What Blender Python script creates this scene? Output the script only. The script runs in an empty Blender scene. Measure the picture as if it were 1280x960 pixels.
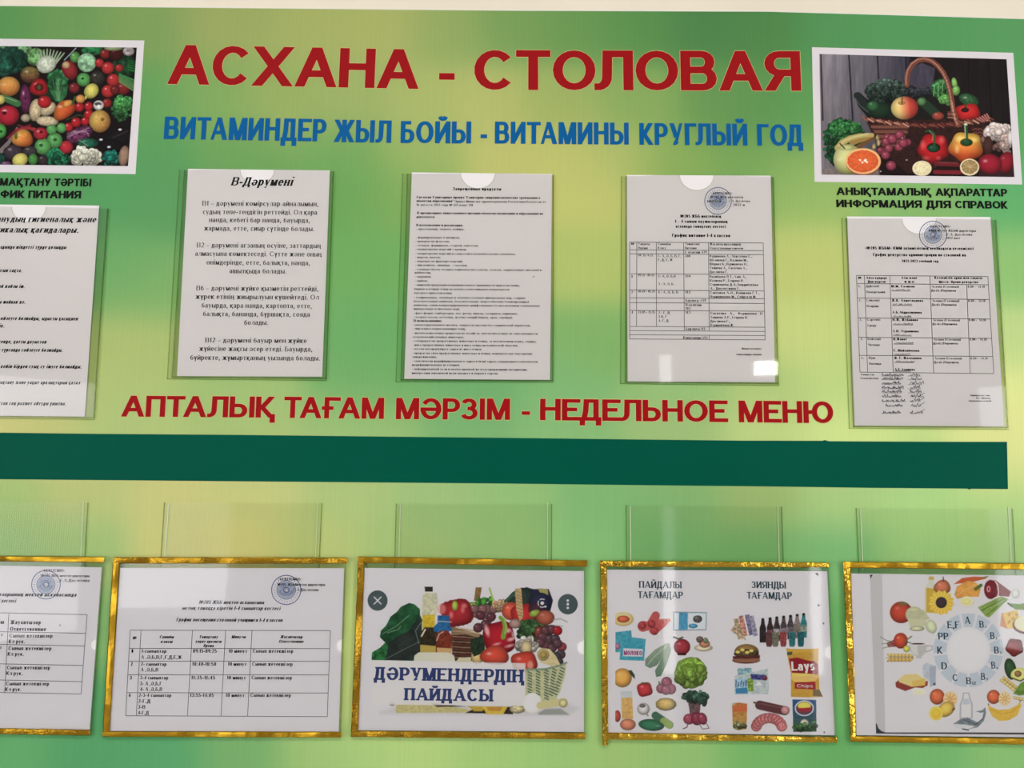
import bpy, bmesh, math, random
import numpy as np
from mathutils import Matrix, Vector

# ------------------------------------------------------------------ camera
FPX = 960.0
CAM = Vector((0.0, -1.107, 1.60))
PITCH = math.radians(6.31)
ROLL = math.radians(0.56)
scene = bpy.context.scene
ROT = Matrix.Rotation(math.radians(90) + PITCH, 3, 'X') @ Matrix.Rotation(ROLL, 3, 'Z')
cam = bpy.data.cameras.new('camera')
cam.sensor_fit = 'HORIZONTAL'
cam.sensor_width = 36.0
cam.lens = FPX / 1280.0 * 36.0
cam.clip_start = 0.01
co = bpy.data.objects.new('camera', cam)
co.matrix_world = Matrix.Translation(CAM) @ ROT.to_4x4()
scene.collection.objects.link(co)
scene.camera = co

# ------------------------------------------------------------------ world, exposure, lights
scene.view_settings.view_transform = 'Standard'
scene.view_settings.look = 'None'
scene.view_settings.gamma = 1.0
scene.view_settings.use_curve_mapping = False
scene.view_settings.exposure = 0.0
scene.cycles.transparent_max_bounces = 40
w = bpy.data.worlds.new('world')
scene.world = w
w.use_nodes = True
w.node_tree.nodes['Background'].inputs[0].default_value = (0.75, 0.87, 1.0, 1)
w.node_tree.nodes['Background'].inputs[1].default_value = 1.0


def area(name, loc, tgt, sx, sy, power, col):
    l = bpy.data.lights.new(name, 'AREA')
    l.shape = 'RECTANGLE'
    l.size = sx
    l.size_y = sy
    l.energy = power
    l.color = col
    o = bpy.data.objects.new(name, l)
    o.location = loc
    o.rotation_euler = (Vector(tgt) - Vector(loc)).to_track_quat('-Z', 'Y').to_euler()
    scene.collection.objects.link(o)
    return o


# unseen ceiling luminaires, added as main light, and the daylight that comes in by the side windows of the hall
area('added_ceiling_light', (-0.6, -1.55, 2.93), (-0.6, -1.55, 0), 1.8, 0.5, 9.0, (1.0, 0.93, 0.88))
area('added_ceiling_light', (1.3, -1.55, 2.93), (1.3, -1.55, 0), 1.2, 0.5, 7.0, (1.0, 0.93, 0.88))
area('window_light', (3.35, -2.8, 1.35), (0.0, 0.0, 1.0), 1.7, 1.5, 33.5, (0.96, 0.965, 1.0))
area('window_light', (-3.15, -3.0, 1.35), (0.0, 0.0, 1.0), 1.7, 1.5, 27.5, (0.96, 0.965, 1.0))

# ------------------------------------------------------------------ helpers


def P(px, py, h=0.0):
    """point of the plane h metres in front of the board seen at a pixel of the 1280x960 frame"""
    d = ROT @ Vector(((px - 640) / FPX, (480 - py) / FPX, -1.0))
    t = (-h - CAM.y) / d.y
    return (CAM.x + d.x * t, -h, CAM.z + d.z * t)


_R = np.array(ROT)


def Pnp(X, Y, h=0.0):
    d = np.stack([(X - 640) / FPX, (480 - Y) / FPX, -np.ones_like(X)], -1) @ _R.T
    t = (-h - CAM.y) / d[..., 1]
    return np.stack([CAM.x + d[..., 0] * t, np.full_like(X, -h), CAM.z + d[..., 2] * t], -1)


GAIN = 1.22


def lin(c):
    c = np.asarray(c, float) / 255.0
    return np.where(c <= 0.04045, c / 12.92, ((c + 0.055) / 1.055) ** 2.4)


def alb(c):
    """surface colour from an eye-matched display colour"""
    return tuple(np.clip(lin(c) * GAIN, 0, 0.92))


def link(o, parent=None):
    scene.collection.objects.link(o)
    if parent is not None:
        o.parent = parent
        o.matrix_parent_inverse = Matrix.Identity(4)
        o.location = -Vector(parent.location) + Vector(o.location)
    return o


def mesh_obj(name, verts, faces, m, parent=None, smooth=False):
    me = bpy.data.meshes.new(name)
    me.from_pydata([tuple(v) for v in verts], [], faces)
    me.materials.append(m)
    if smooth:
        for p in me.polygons:
            p.use_smooth = True
    me.update()
    return link(bpy.data.objects.new(name, me), parent)


def thing(name, label, cat, loc, group=None):
    o = bpy.data.objects.new(name, None)
    o.empty_display_size = 0.02
    o.location = loc
    scene.collection.objects.link(o)
    o['label'] = label
    o['category'] = cat
    if group:
        o['group'] = group
    return o


# ------------------------------------------------------------------ materials
def mat(name, col=(0.8, 0.8, 0.8), rough=0.6, metal=0.0, spec=0.5):
    m = bpy.data.materials.new(name)
    m.use_nodes = True
    b = m.node_tree.nodes['Principled BSDF']
    b.inputs['Base Color'].default_value = (*col, 1)
    b.inputs['Roughness'].default_value = rough
    b.inputs['Metallic'].default_value = metal
    b.inputs['Specular IOR Level'].default_value = spec
    return m


def nodes(m):
    return m.node_tree.nodes, m.node_tree.links, m.node_tree.nodes['Principled BSDF']


def add_noise_bump(m, scale, strength, dist=0.001, kind='noise', stretch=(1, 1, 1), detail=4):
    n, l, b = nodes(m)
    tc = n.new('ShaderNodeTexCoord')
    mp = n.new('ShaderNodeMapping')
    mp.inputs['Scale'].default_value = stretch
    l.new(tc.outputs['Object'], mp.inputs[0])
    if kind == 'noise':
        t = n.new('ShaderNodeTexNoise')
        t.inputs['Scale'].default_value = scale
        t.inputs['Detail'].default_value = detail
        out = t.outputs['Fac']
    else:
        t = n.new('ShaderNodeTexVoronoi')
        t.inputs['Scale'].default_value = scale
        t.feature = 'F1'
        out = t.outputs['Distance']
    l.new(mp.outputs[0], t.inputs['Vector'])
    bp = n.new('ShaderNodeBump')
    bp.inputs['Strength'].default_value = strength
    bp.inputs['Distance'].default_value = dist
    l.new(out, bp.inputs['Height'])
    l.new(bp.outputs[0], b.inputs['Normal'])
    return bp


def vary(m, col, amt, scale, stretch=(1, 1, 1)):
    n, l, b = nodes(m)
    tc = n.new('ShaderNodeTexCoord')
    mp = n.new('ShaderNodeMapping')
    mp.inputs['Scale'].default_value = stretch
    t = n.new('ShaderNodeTexNoise')
    t.inputs['Scale'].default_value = scale
    t.inputs['Detail'].default_value = 3
    r = n.new('ShaderNodeValToRGB')
    r.color_ramp.elements[0].position = 0.3
    r.color_ramp.elements[1].position = 0.7
    r.color_ramp.elements[0].color = (*[c * (1 - amt) for c in col], 1)
    r.color_ramp.elements[1].color = (*[min(1, c * (1 + amt)) for c in col], 1)
    l.new(tc.outputs['Object'], mp.inputs[0])
    l.new(mp.outputs[0], t.inputs['Vector'])
    l.new(t.outputs['Fac'], r.inputs[0])
    l.new(r.outputs[0], b.inputs['Base Color'])


def attr_mat(name, rough, spec=0.4, ribs=False):
    m = mat(name, rough=rough, spec=spec)
    n, l, b = nodes(m)
    a = n.new('ShaderNodeAttribute')
    a.attribute_name = 'print'
    if ribs:
        tc = n.new('ShaderNodeTexCoord')
        wv = n.new('ShaderNodeTexWave')
        wv.wave_type = 'BANDS'
        wv.bands_direction = 'X'
        wv.inputs['Scale'].default_value = 100
        wv.inputs['Distortion'].default_value = 0.3
        l.new(tc.outputs['Object'], wv.inputs['Vector'])
        nz = n.new('ShaderNodeTexNoise')
        nz.inputs['Scale'].default_value = 1.0
        mp = n.new('ShaderNodeMapping')
        mp.inputs['Scale'].default_value = (330, 1, 3)
        l.new(tc.outputs['Object'], mp.inputs[0])
        l.new(mp.outputs[0], nz.inputs['Vector'])
        mr = n.new('ShaderNodeMapRange')
        mr.inputs['To Min'].default_value = 0.955
        mr.inputs['To Max'].default_value = 1.045
        l.new(nz.outputs['Fac'], mr.inputs['Value'])
        mx = n.new('ShaderNodeVectorMath')
        mx.operation = 'SCALE'
        l.new(a.outputs['Color'], mx.inputs[0])
        l.new(mr.outputs[0], mx.inputs['Scale'])
        l.new(mx.outputs[0], b.inputs['Base Color'])
        bp = n.new('ShaderNodeBump')
        bp.inputs['Strength'].default_value = 0.12
        bp.inputs['Distance'].default_value = 0.0005
        l.new(wv.outputs['Fac'], bp.inputs['Height'])
        l.new(bp.outputs[0], b.inputs['Normal'])
    else:
        l.new(a.outputs['Color'], b.inputs['Base Color'])
    return m


def clear_mat(name, tint, refl=1.0, rough=0.03, bump=0.0):
    m = bpy.data.materials.new(name)
    m.use_nodes = True
    n, l = m.node_tree.nodes, m.node_tree.links
    n.remove(n['Principled BSDF'])
    out = n['Material Output']
    tr = n.new('ShaderNodeBsdfTransparent')
    tr.inputs[0].default_value = (*tint, 1)
    gl = n.new('ShaderNodeBsdfGlossy')
    gl.inputs['Roughness'].default_value = rough
    fr = n.new('ShaderNodeFresnel')
    fr.inputs['IOR'].default_value = 1.46
    mt = n.new('ShaderNodeMath')
    mt.operation = 'MULTIPLY'
    mt.inputs[1].default_value = refl
    mx = n.new('ShaderNodeMixShader')
    l.new(fr.outputs[0], mt.inputs[0])
    l.new(mt.outputs[0], mx.inputs[0])
    l.new(tr.outputs[0], mx.inputs[1])
    l.new(gl.outputs[0], mx.inputs[2])
    l.new(mx.outputs[0], out.inputs[0])
    if bump:
        tc = n.new('ShaderNodeTexCoord')
        t = n.new('ShaderNodeTexNoise')
        t.inputs['Scale'].default_value = 9
        t.inputs['Detail'].default_value = 1
        l.new(tc.outputs['Object'], t.inputs['Vector'])
        bp = n.new('ShaderNodeBump')
        bp.inputs['Strength'].default_value = bump
        bp.inputs['Distance'].default_value = 0.004
        l.new(t.outputs['Fac'], bp.inputs['Height'])
        l.new(bp.outputs[0], gl.inputs['Normal'])
        l.new(bp.outputs[0], fr.inputs['Normal'])
    return m


def emit_mat(name, col, s):
    m = bpy.data.materials.new(name)
    m.use_nodes = True
    n, l = m.node_tree.nodes, m.node_tree.links
    n.remove(n['Principled BSDF'])
    e = n.new('ShaderNodeEmission')
    e.inputs[0].default_value = (*col, 1)
    e.inputs[1].default_value = s
    l.new(e.outputs[0], n['Material Output'].inputs[0])
    return m


PAPER = (219, 216, 219)
M = {}
M['wall'] = mat('cream_wall_paint', (0.90, 0.81, 0.68), 0.85)
vary(M['wall'], (0.88, 0.80, 0.675), 0.03, 4)
add_noise_bump(M['wall'], 120, 0.15)
M['room'] = mat('room_wall_paint', (0.20, 0.185, 0.16), 0.9)
vary(M['room'], (0.20, 0.185, 0.16), 0.15, 2)
M['ceil'] = mat('ceiling_paint', (0.5, 0.49, 0.46), 0.9)
M['floor'] = mat('floor_tile', (0.46, 0.42, 0.38), 0.22)
vary(M['floor'], (0.46, 0.42, 0.38), 0.3, 5)
M['board'] = attr_mat('green_printed_plastic', 0.6, 0.12, ribs=True)
M['edge'] = mat('board_edge_white', (0.75, 0.76, 0.70), 0.5)
M['photo'] = attr_mat('photo_print', 0.6, 0.08)
M['pic'] = attr_mat('picture_print', 0.7, 0.08)
M['white'] = mat('photo_border_white', alb((205, 200, 206)), 0.5)
M['band'] = mat('dark_green_vinyl', alb((0, 76, 60)), 0.5, spec=0.04)
vary(M['band'], alb((0, 76, 60)), 0.05, 3)
M['red'] = mat('red_vinyl', alb((142, 12, 18)), 0.5, spec=0.08)
M['red_edge'] = mat('letter_outline_pale', alb((196, 182, 118)), 0.5, spec=0.3)
M['blue'] = mat('blue_vinyl', alb((0, 84, 142)), 0.5, spec=0.08)
M['black'] = mat('black_vinyl', alb((16, 18, 16)), 0.5, spec=0.08)
M['ink'] = mat('toner', alb((26, 24, 26)), 0.7, spec=0.05)
M['inkbold'] = mat('toner_bold', alb((14, 13, 14)), 0.7, spec=0.05)
M['inkgrey'] = mat('toner_grey', alb((75, 72, 74)), 0.7, spec=0.2)
M['line'] = mat('table_rule_ink', alb((92, 90, 92)), 0.7, spec=0.2)
M['navy'] = mat('navy_ink', alb((44, 60, 110)), 0.6, spec=0.2)
M['teal'] = mat('dark_teal_ink', alb((36, 66, 78)), 0.6, spec=0.2)
M['stamp'] = mat('blue_stamp_ink', alb((92, 104, 140)), 0.7, spec=0.2)
M['stamp_pale'] = mat('pale_stamp_ink', alb((165, 173, 192)), 0.7, spec=0.2)
M['pen'] = mat('pen_ink', alb((58, 58, 78)), 0.6, spec=0.2)
M['letterwhite'] = mat('white_ink', alb((225, 222, 218)), 0.6, spec=0.2)
M['paper'] = mat('office_paper', alb(PAPER), 0.75, spec=0.2)
add_noise_bump(M['paper'], 16, 0.25, 0.002, detail=2)
M['paper_edge'] = mat('paper_edge', alb((225, 224, 220)), 0.8)
M['clear'] = clear_mat('clear_plastic', (0.975, 0.972, 0.965), 0.5, 0.03, 0.05)
M['clear_low'] = clear_mat('clear_plastic_flat', (0.994, 0.995, 0.992), 0.16, 0.05, 0.0)
M['clear_thin'] = clear_mat('clear_thin_plastic', (0.988, 0.988, 0.995), 0.5, 0.03, 0.05)
M['seam'] = clear_mat('plastic_cut_edge', (0.86, 0.88, 0.80), 0.25, 0.3)
M['seam_light'] = clear_mat('plastic_seam', (0.93, 0.94, 0.90), 0.5, 0.2)
M['seam_dark'] = clear_mat('plastic_seam_dark', (0.80, 0.83, 0.72), 0.25, 0.3)


def gold(name, scale, strength, rough, kind, col, wave=1.0):
    """metal foil: fine crinkles on top of long soft waves that catch windows and dark corners of the hall in turn"""
    m = mat(name, col, rough, 1.0)
    bp = add_noise_bump(m, scale, strength, 0.002, kind)
    n, l, b = nodes(m)
    tc = n.new('ShaderNodeTexCoord')
    t = n.new('ShaderNodeTexNoise')
    t.inputs['Scale'].default_value = 16
    t.inputs['Detail'].default_value = 1.5
    l.new(tc.outputs['Object'], t.inputs['Vector'])
    b2 = n.new('ShaderNodeBump')
    b2.inputs['Strength'].default_value = wave
    b2.inputs['Distance'].default_value = 0.03
    l.new(t.outputs['Fac'], b2.inputs['Height'])
    l.new(b2.outputs[0], bp.inputs['Normal'])
    return m


M['gold'] = gold('gold_foil_tape', 200, 0.3, 0.36, 'noise', (0.50, 0.285, 0.022), 0.7)
M['gold_crinkle'] = gold('crinkled_gold_foil_tape', 150, 1.0, 0.14, 'noise', (0.66, 0.41, 0.045), 1.0)
M['door_light'] = emit_mat('daylight_through_door', (0.97, 0.97, 0.95), 8.0)
M['gold_fine'] = gold('grained_gold_foil_tape', 380, 0.5, 0.22, 'noise', (0.46, 0.26, 0.022), 1.0)
M['daylight'] = emit_mat('daylight_sky', (0.93, 0.97, 1.0), 5.0)
M['lamp'] = emit_mat('lamp_diffuser', (1.0, 0.95, 0.86), 5.0)
M['frame'] = mat('white_window_frame', (0.7, 0.7, 0.68), 0.4)
M['curtain'] = mat('curtain_cloth', (0.35, 0.30, 0.24), 0.9)


# ------------------------------------------------------------------ geometry makers
def box(name, a, b, m, parent=None):
    x0, y0, z0 = a
    x1, y1, z1 = b
    v = [(x0, y0, z0), (x1, y0, z0), (x1, y1, z0), (x0, y1, z0), (x0, y0, z1), (x1, y0, z1), (x1, y1, z1), (x0, y1, z1)]
    f = [(0, 3, 2, 1), (4, 5, 6, 7), (0, 1, 5, 4), (1, 2, 6, 5), (2, 3, 7, 6), (3, 0, 4, 7)]
    return mesh_obj(name, v, f, m, parent)


def slab(name, pts, h0, h1, m, parent=None, taper=True):
    """solid plate: outline in pixels on the board, between heights h0 (back) and h1 (front)"""
    base = [P(x, y, h1) for x, y in pts]
    n = len(pts)
    v = [(p[0], -h1, p[2]) for p in base] + [(p[0], -h0, p[2]) for p in base]
    bm = bmesh.new()
    bv = [bm.verts.new(c) for c in v]
    f = bm.faces.new(bv[:n])
    g = bm.faces.new(list(reversed(bv[n:])))
    for i in range(n):
        bm.faces.new([bv[(i + 1) % n], bv[i], bv[n + i], bv[n + (i + 1) % n]])
    bmesh.ops.recalc_face_normals(bm, faces=bm.faces)
    bmesh.ops.triangulate(bm, faces=[f, g])
    me = bpy.data.meshes.new(name)
    bm.to_mesh(me)
    bm.free()
    me.materials.append(m)
    return link(bpy.data.objects.new(name, me), parent)


class Flat:
    """flat print: quads on the plane at height h"""

    def __init__(self, h):
        self.h = h
        self.v = []
        self.f = []

    def quad(self, pts):
        i = len(self.v)
        self.v += pts
        self.f.append(tuple(range(i, i + len(pts))))

    def px_poly(self, pts):
        self.quad([P(x, y, self.h) for x, y in pts])

    def px_line(self, x0, y0, x1, y1, wpx):
        dx, dy = x1 - x0, y1 - y0
        L = math.hypot(dx, dy) or 1
        nx, ny = -dy / L * wpx / 2, dx / L * wpx / 2
        self.k = (getattr(self, 'k', 0) + 1) % 7
        self.quad([P(x, y, self.h + 6e-6 * self.k) for x, y in ((x0 + nx, y0 + ny), (x0 - nx, y0 - ny), (x1 - nx, y1 - ny), (x1 + nx, y1 + ny))])

    def px_ring(self, cx, cy, r0, r1, n=40, ry=1.0, a0=0, a1=360):
        for k in range(n):
            a = math.radians(a0 + (a1 - a0) * k / n)
            b = math.radians(a0 + (a1 - a0) * (k + 1) / n)
            self.px_poly([(cx + r0 * math.cos(a), cy + r0 * ry * math.sin(a)), (cx + r1 * math.cos(a), cy + r1 * ry * math.sin(a)),
                          (cx + r1 * math.cos(b), cy + r1 * ry * math.sin(b)), (cx + r0 * math.cos(b), cy + r0 * ry * math.sin(b))])

    def build(self, name, m, parent=None):
        return mesh_obj(name, self.v, self.f, m, parent)


# ---- stroke alphabet. L = straight stroke, t = thin stroke, A = arc (cx cy rx ry a0 a1), U = bowl (x0 xr y0 y1)
G = {}


def g(chars, W, spec, H=1.0):
    for c in chars:
        G[c] = (W, H, [s.split() for s in spec.split(';') if s.strip()])


caps = {
    'А': (1.05, 't 0 0 .5 1;L 1 0 .5 1;L .2 .3 .8 .3'), 'Б': (.82, 'L 0 0 0 1;L 0 1 .88 1;U 0 1 0 .58'),
    'В': (.88, 'L 0 0 0 1;U 0 .93 .52 1;U 0 1 0 .52'), 'Г': (.70, 'L 0 0 0 1;L 0 1 1.05 1'),
    'Д': (.92, 'L .2 1 .86 1;L .86 1 .86 0;L .24 1 .2 .45;L .2 .45 .06 0;L -.06 0 1.06 0;L -.02 .06 -.02 -.22;L 1.02 .06 1.02 -.22'),
    'Е': (.80, 'L 0 0 0 1;L 0 1 1.04 1;L 0 .52 .98 .52;L 0 0 1.08 0'),
    'Ж': (1.24, 'L .5 0 .5 1;L 0 0 .4 .56;L 0 1 .38 .5;L 1 0 .6 .56;L 1 1 .62 .5;L .3 .53 .7 .53'),
    'З': (.76, 'A .42 .755 .48 .245 160 -80;A .45 .265 .55 .265 80 -162;L .3 .52 .5 .52'),
    'И': (.90, 'L 0 0 0 1;L 1 0 1 1;L .04 .02 .96 .98'),
    'К': (.84, 'L 0 0 0 1;L 0 .5 .3 .5;L .26 .47 .98 1;L .26 .5 1.02 0'),
    'Л': (.93, 'L .26 1 1 1;L 1 0 1 1;L .27 1 .25 .32;A -.06 .3 .31 .3 8 -82;L -.05 0 .05 0'),
    'М': (1.08, 'L 0 0 0 1;L 1 0 1 1;L .04 1 .5 .0;L .96 1 .5 .0'), 'Н': (.90, 'L 0 0 0 1;L 1 0 1 1;L 0 .54 1 .54'),
    'О': (1.04, 'A .5 .5 .5 .5 0 360'), 'П': (.88, 'L 0 0 0 1;L 1 0 1 1;L 0 1 1 1'), 'Р': (.82, 'L 0 0 0 1;U 0 1 .42 1'),
    'С': (.96, 'A .53 .5 .53 .5 38 322'), 'Т': (.84, 'L .5 0 .5 1;L 0 1 1 1'),
    'У': (.84, 'L 0 1 .5 .3;t 1 1 .5 .14;A .26 .2 .26 .2 -18 -112'), 'Ф': (1.1, 'L .5 0 .5 1;A .5 .54 .5 .34 0 360'),
    'Х': (1.02, 'L 0 0 1 1;L 0 1 1 0'), 'Ц': (.92, 'L 0 0 0 1;L .86 0 .86 1;L 0 0 1.1 0;L 1.06 .06 1.06 -.22'),
    'Ч': (.82, 'L 1 0 1 1;L 0 1 0 .62;A .42 .64 .42 .23 180 270;L .42 .41 1 .41'), 'Ш': (1.2, 'L 0 0 0 1;L .5 0 .5 1;L 1 0 1 1;L 0 0 1 0'),
    'Щ': (1.24, 'L 0 0 0 1;L .46 0 .46 1;L .92 0 .92 1;L 0 0 1.06 0;L 1.04 .06 1.04 -.22'), 'Ъ': (.95, 'L -.1 1 .2 1;L .2 0 .2 1;U .2 1 0 .58'),
    'Ы': (1.14, 'L 0 0 0 1;U 0 .64 0 .58;L 1 0 1 1'), 'Ь': (.80, 'L 0 0 0 1;U 0 1 0 .58'), 'Э': (.9, 'A .5 .5 .5 .5 -144 144;L .35 .5 1 .5'),
    'Ю': (1.36, 'L 0 0 0 1;L 0 .5 .35 .5;A .67 .5 .33 .5 0 360'), 'Я': (.88, 'L 1 0 1 1;R 1 0 .44 1;L .0 0 .46 .46'),
    'Ә': (.98, 'A .5 .5 .5 .5 148 -180;L 0 .47 1 .47'), 'Ғ': (.84, 'L .12 0 .12 1;L .12 1 1.05 1;L -.18 .48 .66 .48'),
    'Қ': (.86, 'L 0 0 0 1;L 0 .5 .3 .5;L .26 .47 .96 1;L .26 .5 .98 0;L .9 0 1.06 0;L 1.04 .05 1.04 -.24'),
    'Ң': (.96, 'L 0 0 0 1;L .9 0 .9 1;L 0 .54 .9 .54;L .9 0 1.06 0;L 1.06 .05 1.06 -.22'), 'Ө': (1.04, 'A .5 .5 .5 .5 0 360;L 0 .5 1 .5'),
    'Ү': (.84, 'L 0 1 .5 .42;L 1 1 .5 .42;L .5 0 .5 .5'), 'Ұ': (.84, 'L 0 1 .5 .42;L 1 1 .5 .42;L .5 0 .5 .5;L .1 .24 .9 .24'),
    'І': (.22, 'L .5 0 .5 1'), 'Һ': (.8, 'L 0 0 0 1;L 0 .55 .6 .55;L 1 0 1 .5'),
}
for c_, (W_, s_) in caps.items():
    g(c_, W_, s_)
    lo = c_.lower()
    g(lo, W_ * .76, s_, .72)
g('л', .70, 't .40 1 .0 0;L 1 0 1 1;L .36 1 1 1', .72)
g('Й', .90, caps['И'][1] + ';A .5 1.4 .26 .2 195 345')
g('й', .70, caps['И'][1] + ';A .5 1.5 .3 .24 195 345', .72)
g('Ё', .80, caps['Е'][1])
g('ё', .66, 'A .5 .5 .5 .5 0 320;L 0 .5 1 .5', .72)
g('е', .66, 'A .5 .5 .5 .5 0 320;L 0 .5 1 .5', .72)
g('а', .64, 'A .46 .66 .44 .34 158 0;L .9 0 .9 .68;A .42 .29 .42 .29 60 300;L .5 .55 .9 .55', .72)
g('б', .68, 'A .5 .42 .5 .42 0 360;L 0 .4 .12 1.1;L .1 1.15 .95 1.38', .72)
g('о', .68, 'A .5 .5 .5 .5 0 360', .72)
g('р', .68, 'L 0 -.42 0 1;A .52 .5 .48 .5 0 360', .72)
g('с', .60, 'A .53 .5 .53 .5 42 318', .72)
g('у', .66, 'L 0 1 .52 .06;t 1 1 .36 -.4;L .36 -.42 .05 -.42', .72)
g('ф', .9, 'L .5 -.42 .5 1.38;A .5 .5 .5 .5 0 360', .72)
g('з', .56, 'A .42 .755 .48 .245 160 -80;A .45 .265 .55 .265 80 -162', .72)
g('і', .20, 'L .5 0 .5 1;L .5 1.3 .5 1.5', .72)
g('һ', .64, 'L 0 0 0 1.42;A .5 .55 .5 .45 180 0;L 1 0 1 .55', .72)
g('ұ', .64, 'L 0 1 .5 .1;L 1 1 .5 .1;L .5 -.42 .5 .15;L .1 -.1 .9 -.1', .72)
g('ү', .64, 'L 0 1 .5 .1;L 1 1 .5 .1;L .5 -.42 .5 .15', .72)
g('0', .70, 'A .5 .5 .5 .5 0 360')
g('1', .40, 'L .65 0 .65 1;L .0 .75 .65 .95')
g('2', .68, 'A .48 .73 .48 .27 165 -35;L .9 .58 .02 .04;L 0 0 1.05 0')
g('3', .68, 'A .42 .755 .48 .245 160 -80;A .45 .265 .55 .265 80 -162')
g('4', .72, 'L .75 0 .75 1;t .75 1 .02 .3;L 0 .27 1.08 .27')
g('5', .68, 'L .1 1 .95 1;L .12 1 .06 .52;A .46 .31 .52 .31 135 -155')
g('6', .68, 'A .5 .31 .5 .31 0 360;A .72 .36 .72 .64 95 180')
g('7', .66, 'L 0 1 1 1;L 1 1 .35 0')
g('8', .68, 'A .5 .76 .43 .24 0 360;A .5 .26 .5 .26 0 360')
g('9', .68, 'A .5 .69 .5 .31 0 360;A .28 .64 .72 .64 275 360')
g('-', .38, 'B 0 .26 .38 .44')
g('–', .62, 'B 0 .30 .62 .38')
g('_', .62, 'B 0 -.12 .62 -.06')
g('.', .18, 'L .5 0 .5 .12')
g(',', .18, 'L .5 .1 .3 -.16')
g(':', .18, 'L .5 0 .5 .14;L .5 .52 .5 .66')
g(';', .18, 'L .5 .1 .3 -.16;L .5 .52 .5 .66')
g('"', .32, 'L .1 .72 .1 1;L .9 .72 .9 1')
g('(', .3, 'A 1.1 .45 1.1 .62 120 240')
g(')', .3, 'A -.1 .45 1.1 .62 60 -60')
g('/', .4, 'L 0 -.1 1 1')
g('«', .6, 't .5 .62 .1 .36;t .1 .36 .5 .1;t 1 .62 .6 .36;t .6 .36 1 .1')
g('»', .6, 't 0 .62 .4 .36;t .4 .36 0 .1;t .5 .62 .9 .36;t .9 .36 .5 .1')
g('№', 1.3, 'L 0 0 0 1;L .55 0 .55 1;L 0 1 .55 0;A .85 .6 .16 .22 0 360;L .7 .2 1 .2')
g('L', .72, 'L 0 0 0 1;L 0 0 1.05 0')
g('l', .2, 'L .5 0 .5 1.4', .72)
g('a', .64, 'A .46 .66 .44 .34 158 0;L .9 0 .9 .68;A .42 .29 .42 .29 60 300;L .5 .55 .9 .55', .72)
g('y', .66, 'L 0 1 .52 .06;t 1 1 .36 -.4;L .36 -.42 .05 -.42', .72)
g('s', .6, 'A .5 .76 .45 .24 30 250;A .5 .25 .48 .25 70 -150', .72)
g('h', .64, 'L 0 0 0 1.42;A .5 .55 .5 .45 180 0;L 1 0 1 .55', .72)
g('i', .20, 'L .5 0 .5 1;L .5 1.3 .5 1.5', .72)
g('p', .68, 'L 0 -.42 0 1;A .52 .5 .48 .5 0 360', .72)
g('D', .95, 'L 0 0 0 1;U 0 1 0 1')
g('r', .44, 'L 0 0 0 1;A .7 .5 .7 .5 180 95', .72)
g('o', .68, 'A .5 .5 .5 .5 0 360', .72)
g('e', .66, 'A .5 .5 .5 .5 0 320;L 0 .5 1 .5', .72)
g('F', .74, 'L 0 0 0 1;L 0 1 1.04 1;L 0 .52 .9 .52')
for a_, b_ in zip('ABCEKPTMHX', 'АВСЕКРТМНХ'):
    G[a_] = G[b_]

STY = {  # stem, bar, letter spacing, serif length, serif thickness, shear, fixed width factor
    'sans': (.242, .172, .055, 0, 0, 0), 'sansc': (.28, .150, .085, 0, 0, 0),
    'roman': (.205, .070, .13, .05, .05, 0), 'bold': (.28, .10, .12, .04, .06, 0),
    'ital': (.205, .070, .12, .04, .05, .28), 'boldital': (.26, .10, .11, .04, .06, .28),
    'roman_s': (.25, .075, .14, 0, 0, 0), 'bold_s': (.34, .11, .12, 0, 0, 0), 'ital_s': (.27, .08, .12, 0, 0, .28), 'boldital_s': (.33, .11, .11, 0, 0, .28),
    'slab': (.28, .14, .13, .08, .12, 0), 'poster': (.25, .10, .10, .05, .06, 0), 'cap': (.275, .19, .05, 0, 0, 0), 'thinsans': (.13, .12, .16, 0, 0, 0),
}


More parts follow.
